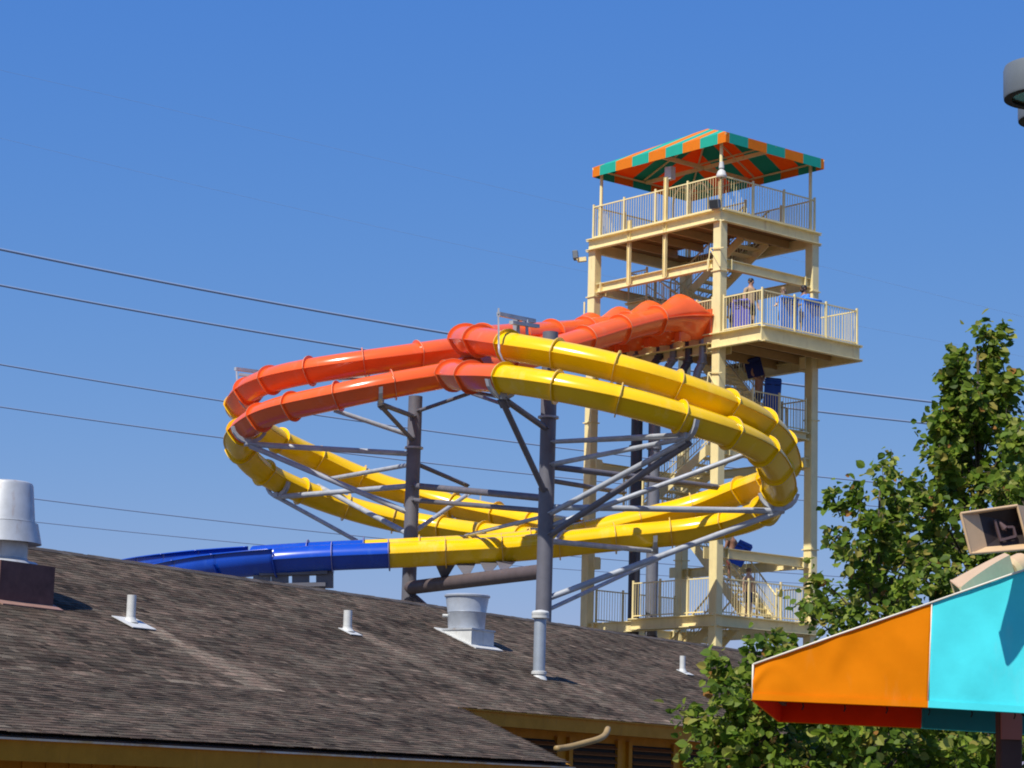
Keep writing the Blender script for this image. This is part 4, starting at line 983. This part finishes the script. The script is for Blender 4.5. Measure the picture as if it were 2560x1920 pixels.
for side, yo in (('near', 0), ('far', 1)):
    for (bl, br, tr, tl), m, nm in (((pa[5],pa[4],pa[1],pa[0]), AWO, 'orange_side_panel'), ((pa[4],pa[3],pa[2],pa[1]), AWC, 'turquoise_side_panel')):
        vs, fs = panel(bl, br, tr, tl, 60, 30, .007 if side == 'near' else .009, yo)
        o = MB().add(vs, fs, smooth=True).build(nm, m, aw); solid(o)
for (bl, br, tr, tl), m, nm in (((pa[5],pa[4],pa[1],pa[0]), GLOWR, 'red_glow_sheet'), ((pa[4],pa[3],pa[2],pa[1]), SHADET, 'teal_shade_sheet')):  # added inner sheets coloured as transmitted red light and inner shade
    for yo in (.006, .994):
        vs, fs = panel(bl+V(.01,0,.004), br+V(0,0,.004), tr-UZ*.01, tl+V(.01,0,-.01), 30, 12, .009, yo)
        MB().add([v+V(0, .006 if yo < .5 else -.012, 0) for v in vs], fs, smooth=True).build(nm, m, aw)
o_ = V(.012,0,0); MB().add([pa[5]+o_, pa[0]+o_, pa[0]+o_+DV, pa[5]+o_+DV], [(0,1,2,3)]).build('red_glow_sheet', GLOWR, aw)  # added sheet behind the valance, transmitted red light in its colour
for a, b, m in ((pa[5],pa[4],AWO), (pa[4],pa[3],AWC)):
    MB().bar(a+V(0,-.016,.02), b+V(0,-.016,.02), .008, .035).build('hem', m, aw)
# sloping top: stripes from low edge to high edge share the side panels' colours
for (p, q), m, nm in (((pa[0],pa[1]), AWO, 'orange_top_panel'), ((pa[1],pa[2]), AWC, 'turquoise_top_panel')):
    vs = []
    for j in range(13):
        for i in range(13):
            c = p.lerp(q, i/12); vs.append(c+DV*(j/12))
    o = MB().add(vs, [(j*13+i, j*13+i+1, (j+1)*13+i+1, (j+1)*13+i) for j in range(12) for i in range(12)], smooth=True).build(nm, m, aw); solid(o)
vs = [pa[5], pa[0], pa[0]+DV, pa[5]+DV]
o = MB().add(vs, [(0,1,2,3)]).build('front_valance', AWO, aw); solid(o)
for a, b in ((pa[5],pa[0]), (pa[0],pa[1]), (pa[1],pa[2])): MB().path([a+V(0,-.012,.004), a.lerp(b,.5)+V(0,-.012,.006), b+V(0,-.012,.004)], .0055, 8).build('piping', PIPING, aw)
MB().path([pa[4]+V(0,-.008,0), pa[4].lerp(pa[1],.5)+V(0,-.008,0), pa[1]+V(0,-.008,0)], .0035, 8).build('seam', PIPING, aw)
fr_ = MB()
for yo in (.02, .97):
    a, b = pa[5]+DV*yo+V(.03,0,.03 if yo < .5 else .16), pa[3]+DV*yo+V(0,0,.03 if yo < .5 else .16); fr_.bar(a, b, .035, .035)
    a, b = pa[0]+DV*yo+V(.03,0,-.05), pa[2]+DV*yo+V(0,0,-.05); fr_.bar(a, b, .035, .035)
fr_.bar(pa[5]+V(.04,.05,.12), pa[5]+V(.04,0,.12)+DV*.97, .03, .03)
for f in (.5, 1.0, 1.6): c = pa[5].lerp(pa[4], f); fr_.bar(c+V(0,.05,.16), c+V(0,0,.16)+DV*.97, .03, .03)
fr_.build('frame', mat('rusty_frame_steel', (.12,.05,.04), .6, noise=.3, nscale=9), aw)
for i in range(6):
    c = pa[5].lerp(pa[4], .3+i*.24); 
    MB().path([c+V(0,.06,.0), c+V(.004,.065,-.018), c+V(-.004,.06,-.035)], .004, 6).build('lacing_hook', BLACK, aw)
pc = at(2522, 1850, aY+1.0)
MB().box((pc.x, pc.y, (GZ+zb0+.1)/2), .13, .13, zb0+.1-GZ, bev=.01).build('post', mat('dark_brown_post', (.05,.022,.018), .6, noise=.2, nscale=8), aw)
MB().box((pc.x, pc.y-.07, zb0-.06), .12, .03, .16).build('post_bracket', mat('red_brown_bracket', (.3,.1,.07), .6), aw)
# coiled cable at the right edge
cb_ = [at(2562+14*math.cos(a)*-1, 1735+55*math.sin(a), aY-.06) for a in [i*.4-1.6 for i in range(9)]]
MB().path(cb_, .006, 6).build('cable_loop', BLACK, aw)

# ------------------------------------------------------------------ horn loudspeakers
def horn(mouth, back_c, bw, bh, label, inside=True):
    """rectangular flared horn: mouth = four corner points (tl, tr, br, bl), back_c = throat centre"""
    t = thing('horn_speaker', back_c, label, 'loudspeaker', 'beige horn loudspeakers beside the awning')
    tl, tr, br, bl = mouth; mc = (tl+tr+br+bl)/4; ax = (back_c-mc).normalized()
    X = (tr-tl).normalized(); Z = (tl-bl); Z = (Z-X*Z.dot(X)).normalized()
    L = (back_c-mc).length; rings = []
    for i in range(9):
        f = i/8; g = (1-f)**1.6
        c = mc+ax*(L*f)
        rings.append([c+(q-mc)*(g)+(X*(bw*sx)+Z*(bh*sz))*(1-g) for q, sx, sz in ((tl,-.5,.5), (tr,.5,.5), (br,.5,-.5), (bl,-.5,-.5))])
    vs = [q for r in rings for q in r]; fs = [(i*4+j, i*4+(j+1)%4, (i+1)*4+(j+1)%4, (i+1)*4+j) for i in range(8) for j in range(4)]
    o = MB().add(vs, fs).build('flare', BEIGE, t); md = o.modifiers.new('shell', 'SOLIDIFY'); md.thickness = .008; md.offset = 0
    rim = MB()
    for a, b in ((tl,tr),(tr,br),(br,bl),(bl,tl)): rim.tube(a, b, .008, n=8)
    rim.build('rim', BEIGE, t)
    MB().lathe(back_c-ax*.03, [(.06,0),(.085,.02),(.085,.14),(.06,.17)], 18, axis=ax).build('driver', BEIGE, t)
    c = mc+ax*(L*.10)+X*.02
    gi = MB()
    gi.bar(c-X*.055+Z*.05, c-X*.04-Z*.06, .012, .012); gi.bar(c-X*.045-Z*.06, c+X*.055-Z*.05, .014, .012); gi.bar(c+X*.055-Z*.05, c+X*.05-Z*.0, .012, .012); gi.bar(c+X*.05, c+X*.012+Z*.004, .012, .012)
    gi.lathe(c-X*.005+Z*.0, [(.0,-.02), (.018,0), (.008,.035), (0,.05)], 10, axis=(Z*.8-X*.5).normalized())
    gi.build('phase_vane', mat('vane_pinkish_grey', (.13,.08,.075), .5), t)
    ti = rings[1]; cI = sum(ti, Vector())/4
    MB().add([cI+(q-cI)*.985+ax*.004 for q in ti]+[cI+(q-cI)*.2+ax*.1 for q in ti], [(j, (j+1)%4, (j+1)%4+4, j+4) for j in range(4)]+[(4,5,6,7)]).build('throat', HORNIN, t)  # added near-black insert standing for the shade deep in the flare
    return t, mc, ax
hY = 12.42
mth = [at(2402,1284,hY), at(2543,1264,hY+.12), at(2572,1372,hY+.14), at(2427,1384,hY+.02)]
h1, mc, ax = horn(mth, at(2660, 1280, hY+.5), .1, .08, 'beige rectangular horn loudspeaker with its dark mouth facing the viewer, above the awning')
mth2 = [at(2374,1460,hY+1.0), at(2470,1430,hY+1.4), at(2490,1490,hY+1.42), at(2392,1500,hY+1.0)]
h2, mc2, ax2 = horn([at(2378,1452,14.2), at(2400,1470,13.75), at(2425,1520,13.75), at(2395,1510,14.2)], at(2530, 1428, 14.35), .19, .21, 'beige horn loudspeaker seen from the side, just above the awning top edge')
sp = at(2690, 1400, 13.9)
MB().tube((sp.x, sp.y, GZ), (sp.x, sp.y, 4.2), .05, n=16).build('speaker_pole', LAMPG, None, 'grey pole carrying the horn loudspeakers, just outside the right edge', 'pole', base=(sp.x, sp.y, GZ))

# ------------------------------------------------------------------ pole lamp at the upper right
lY = 10.5
lt = at(2650, 215, lY)
lm = thing('area_lamp', (lt.x+.35, lt.y+.2, GZ), 'grey pole lamp with two drum shaped heads at the upper right edge', 'lamp')
def drum(c, r, h):
    o = MB().lathe(c, [(r*.98,0),(r,.01),(r,h-.02),(r*.97,h),(0,h+.012)], 40, cap=False).build('lamp_head', LAMPG, lm)
    MB().lathe(c+UZ*.012, [(r*.78,0),(r*.8,.004),(r*.985,.006)], 40).build('lens', LAMPD, o)
    MB().lathe(c-UZ*.002, [(r*.8,0),(r*.99,.0)], 40, cap=False).build('bezel', BLACK, o)
c1 = at(2615, 246, lY); drum(c1, .19, .148)
c2 = at(2632, 302, lY+2.0); drum(c2, .185, .15)
MB().path([c1+UZ*.12+V(.15,0,0), lt+V(.3,.2,.05), c2+V(.15,0,.13)], .03, 10).build('arm', LAMPG, lm)
MB().tube((lt.x+.35, lt.y+.2, GZ), (lt.x+.35, lt.y+.2, lt.z+.1), .06, .05, n=16).build('pole', LAMPG, lm)

# ------------------------------------------------------------------ trees
LEAFV = [(0,0,0), (.26,.14,.06), (.42,.42,.11), (.33,.72,.08), (.14,.90,.03), (0,1.04,0), (-.14,.90,.03), (-.33,.72,.08), (-.42,.42,.11), (-.26,.14,.06)]
LEAFF = [(0,1,2,3), (0,3,4,5), (0,5,6,7), (0,7,8,9)]
def leafmesh(nm, col):
    m = MB(); m.add([V(*p) for p in LEAFV], LEAFF, col=col); return m.mesh(nm, LEAF)
GREENS = [(.14,.225,.02), (.19,.27,.025), (.10,.175,.016), (.24,.31,.035), (.36,.38,.075), (.17,.25,.025), (.08,.145,.014)]
def leafcol(sun=0):
    r = random.random()
    if r < .05: return (.40,.34,.07)
    if r < .058: return (.42,.2,.05)
    c = random.choice(GREENS); k = random.uniform(.8, 1.25); return (c[0]*k, c[1]*k, c[2]*k)
LM = [leafmesh('leaf', leafcol()) for _ in range(10)]
def tree(base, height, label, profile, nbr, nleaf, lsize, trunk_r=.07, name='broadleaf_tree', seed=1, droop=.0, shoots=()):
    """profile(f) -> crown radius at height fraction f; leaves gather round twigs that end on it"""
    rnd = random.Random(seed); base = Vector(base)
    t = thing(name, base, label, 'tree')
    tr = MB(); wig = [base+V(rnd.uniform(-.04,.04)*height*.2, rnd.uniform(-.04,.04)*height*.2, 0)*(i > 0)+UZ*(height*.97*i/8) for i in range(9)]
    tr.path(wig, trunk_r, 9, r1=.012); tr.build('trunk', BARK, t)
    tips = []; br = MB()
    for i in range(nbr):
        f = .12+.84*(i+rnd.random()*.7)/nbr; an = i*2.399+rnd.uniform(-.4,.4)
        z = height*f; R = profile(f)*rnd.uniform(.72, 1.12)
        o = base+UZ*z*.86; d = V(math.cos(an), math.sin(an), 0)
        tip = base+UZ*(z+.16*R)+d*R; mid = o.lerp(tip, .55)+UZ*(.1*R*(1-droop))
        pth = catmull([o, mid, tip], .15); br.path(pth, .012+.018*(1-f), 6, r1=.005)
        for k in range(6):
            q = .35+.65*rnd.random(); c = pth[min(len(pth)-1, int(q*(len(pth)-1)))]
            e = c+V(rnd.gauss(0,1), rnd.gauss(0,1), rnd.gauss(.35,.8)).normalized()*rnd.uniform(.15,.42)*(.5+.5*min(1, profile(f)))
            br.path([c, c.lerp(e, .5)+UZ*.03, e], .006, 5, r1=.003); tips.append((c, e))
        tips.append((mid, tip)); tips.append((mid, tip))
    for sx in shoots:
        a, b = sx; br.path([a, a.lerp(b,.5), b], .007, 5, r1=.003)
        tips += [(a, b)]*4
    br.build('branches', BARK, t, kind='stuff')
    lv = []
    for i in range(nleaf):
        a, b = tips[i % len(tips)]
        p = a.lerp(b, .15+.9*rnd.random()); p = p+V(rnd.gauss(0,.055), rnd.gauss(0,.055), rnd.gauss(0,.05))
        out = (p-base); out.z = 0; out = out.normalized() if out.length > 1e-3 else V(1,0,0)
        ydir = (out*.6+V(rnd.gauss(0,.6), rnd.gauss(0,.6), rnd.gauss(-.25,.45))).normalized()
        nz = (UZ*.45+out*.55+V(rnd.gauss(-.1,.5), rnd.gauss(-.25,.5), rnd.gauss(0,.35))); nz = (nz-ydir*nz.dot(ydir)).normalized()
        lv.append((p, ydir.cross(nz), ydir, nz, lsize*rnd.uniform(.45, 1.35)))
    # the nearest 260 in view are leaves of their own, the rest one mass
    lv.sort(key=lambda q: (q[0]-CAM).length - 3*q[4])
    mass = MB()
    for i, (p, X, Y_, Z_, s) in enumerate(lv):
        if i < 260:
            m = Matrix((X*s, Y_*s, Z_*s)).transposed().to_4x4(); m.translation = p; inst('leaf', LM[i % 10], t, m)
        else:
            mass.add([p+X*(v[0]*s)+Y_*(v[1]*s)+Z_*(v[2]*s*1.5) for v in LEAFV], LEAFF, col=leafcol())
    mass.build('crown', LEAF, t, kind='stuff')
    return t
def ground_at(px, Y): q = at(px, 1900, Y); return V(q.x, Y, GZ)
def top_h(px, py, Y): return at(px, py, Y).z-GZ
b = ground_at(2448, 26); H1 = top_h(2478, 815, 26)
tree(b, H1, 'tall pointed broadleaf tree at the right edge, the highest of the trees', lambda f: min(1.8, .53*H1*(1-f))+.05, 78, 17000, .094, .1, seed=3,
     shoots=[(at(2470,930,26), at(2452,818,26)), (at(2478,930,26), at(2502,815,26)), (at(2400,1010,26), at(2378,940,26)), (at(2500,980,25.9), at(2530,930,25.9)), (at(2478,1000,26), at(2476,880,26))])
b = ground_at(2190, 24.5); H2 = top_h(2215, 1185, 24.5)
tree(b, H2, 'shorter broadleaf tree between the tower and the tall pointed tree', lambda f: min(.95, .62*H2*(1-f))+.06, 48, 7000, .09, .07, seed=11,
     shoots=[(at(2215,1250,24.5), at(2205,1168,24.5)), (at(2100,1290,24.5), at(2078,1228,24.5)), (at(2150,1260,24.5), at(2140,1215,24.5))])
b = ground_at(2620, 24); H4 = top_h(2660, 960, 24)
tree(b, H4, 'broadleaf tree half cut off by the right edge of the view', lambda f: min(1.1, .5*H4*(1-f))+.05, 40, 5600, .092, .08, seed=23)
b = ground_at(1890, 19.5); H3 = top_h(1910, 1600, 19.5)
tree(b, H3, 'low bushy broadleaf tree in front of the roof, left of the awning', lambda f: .74*max(0, 1-(f-.45)**2*2.4)**.5 if f < .9 else .18, 38, 6400, .083, .05, seed=31, name='broadleaf_tree',
     shoots=[(at(1880,1680,19.5), at(1902,1590,19.5)), (at(1815,1720,19.5), at(1790,1650,19.5)), (at(1930,1670,19.4), at(1945,1610,19.4))])
b = ground_at(2180, 19.2); H5 = top_h(2190, 1690, 19.2)
tree(b, H5, 'low bushy broadleaf tree seen under the middle of the awning', lambda f: .95*max(0, 1-(f-.5)**2*2.2)**.5, 34, 7000, .083, .05, seed=41)
b = ground_at(2470, 19.8); H6 = top_h(2470, 1680, 19.8)
tree(b, H6, 'low bushy broadleaf tree seen under the right end of the awning', lambda f: .9*max(0, 1-(f-.5)**2*2.2)**.5, 30, 5600, .083, .05, seed=47)
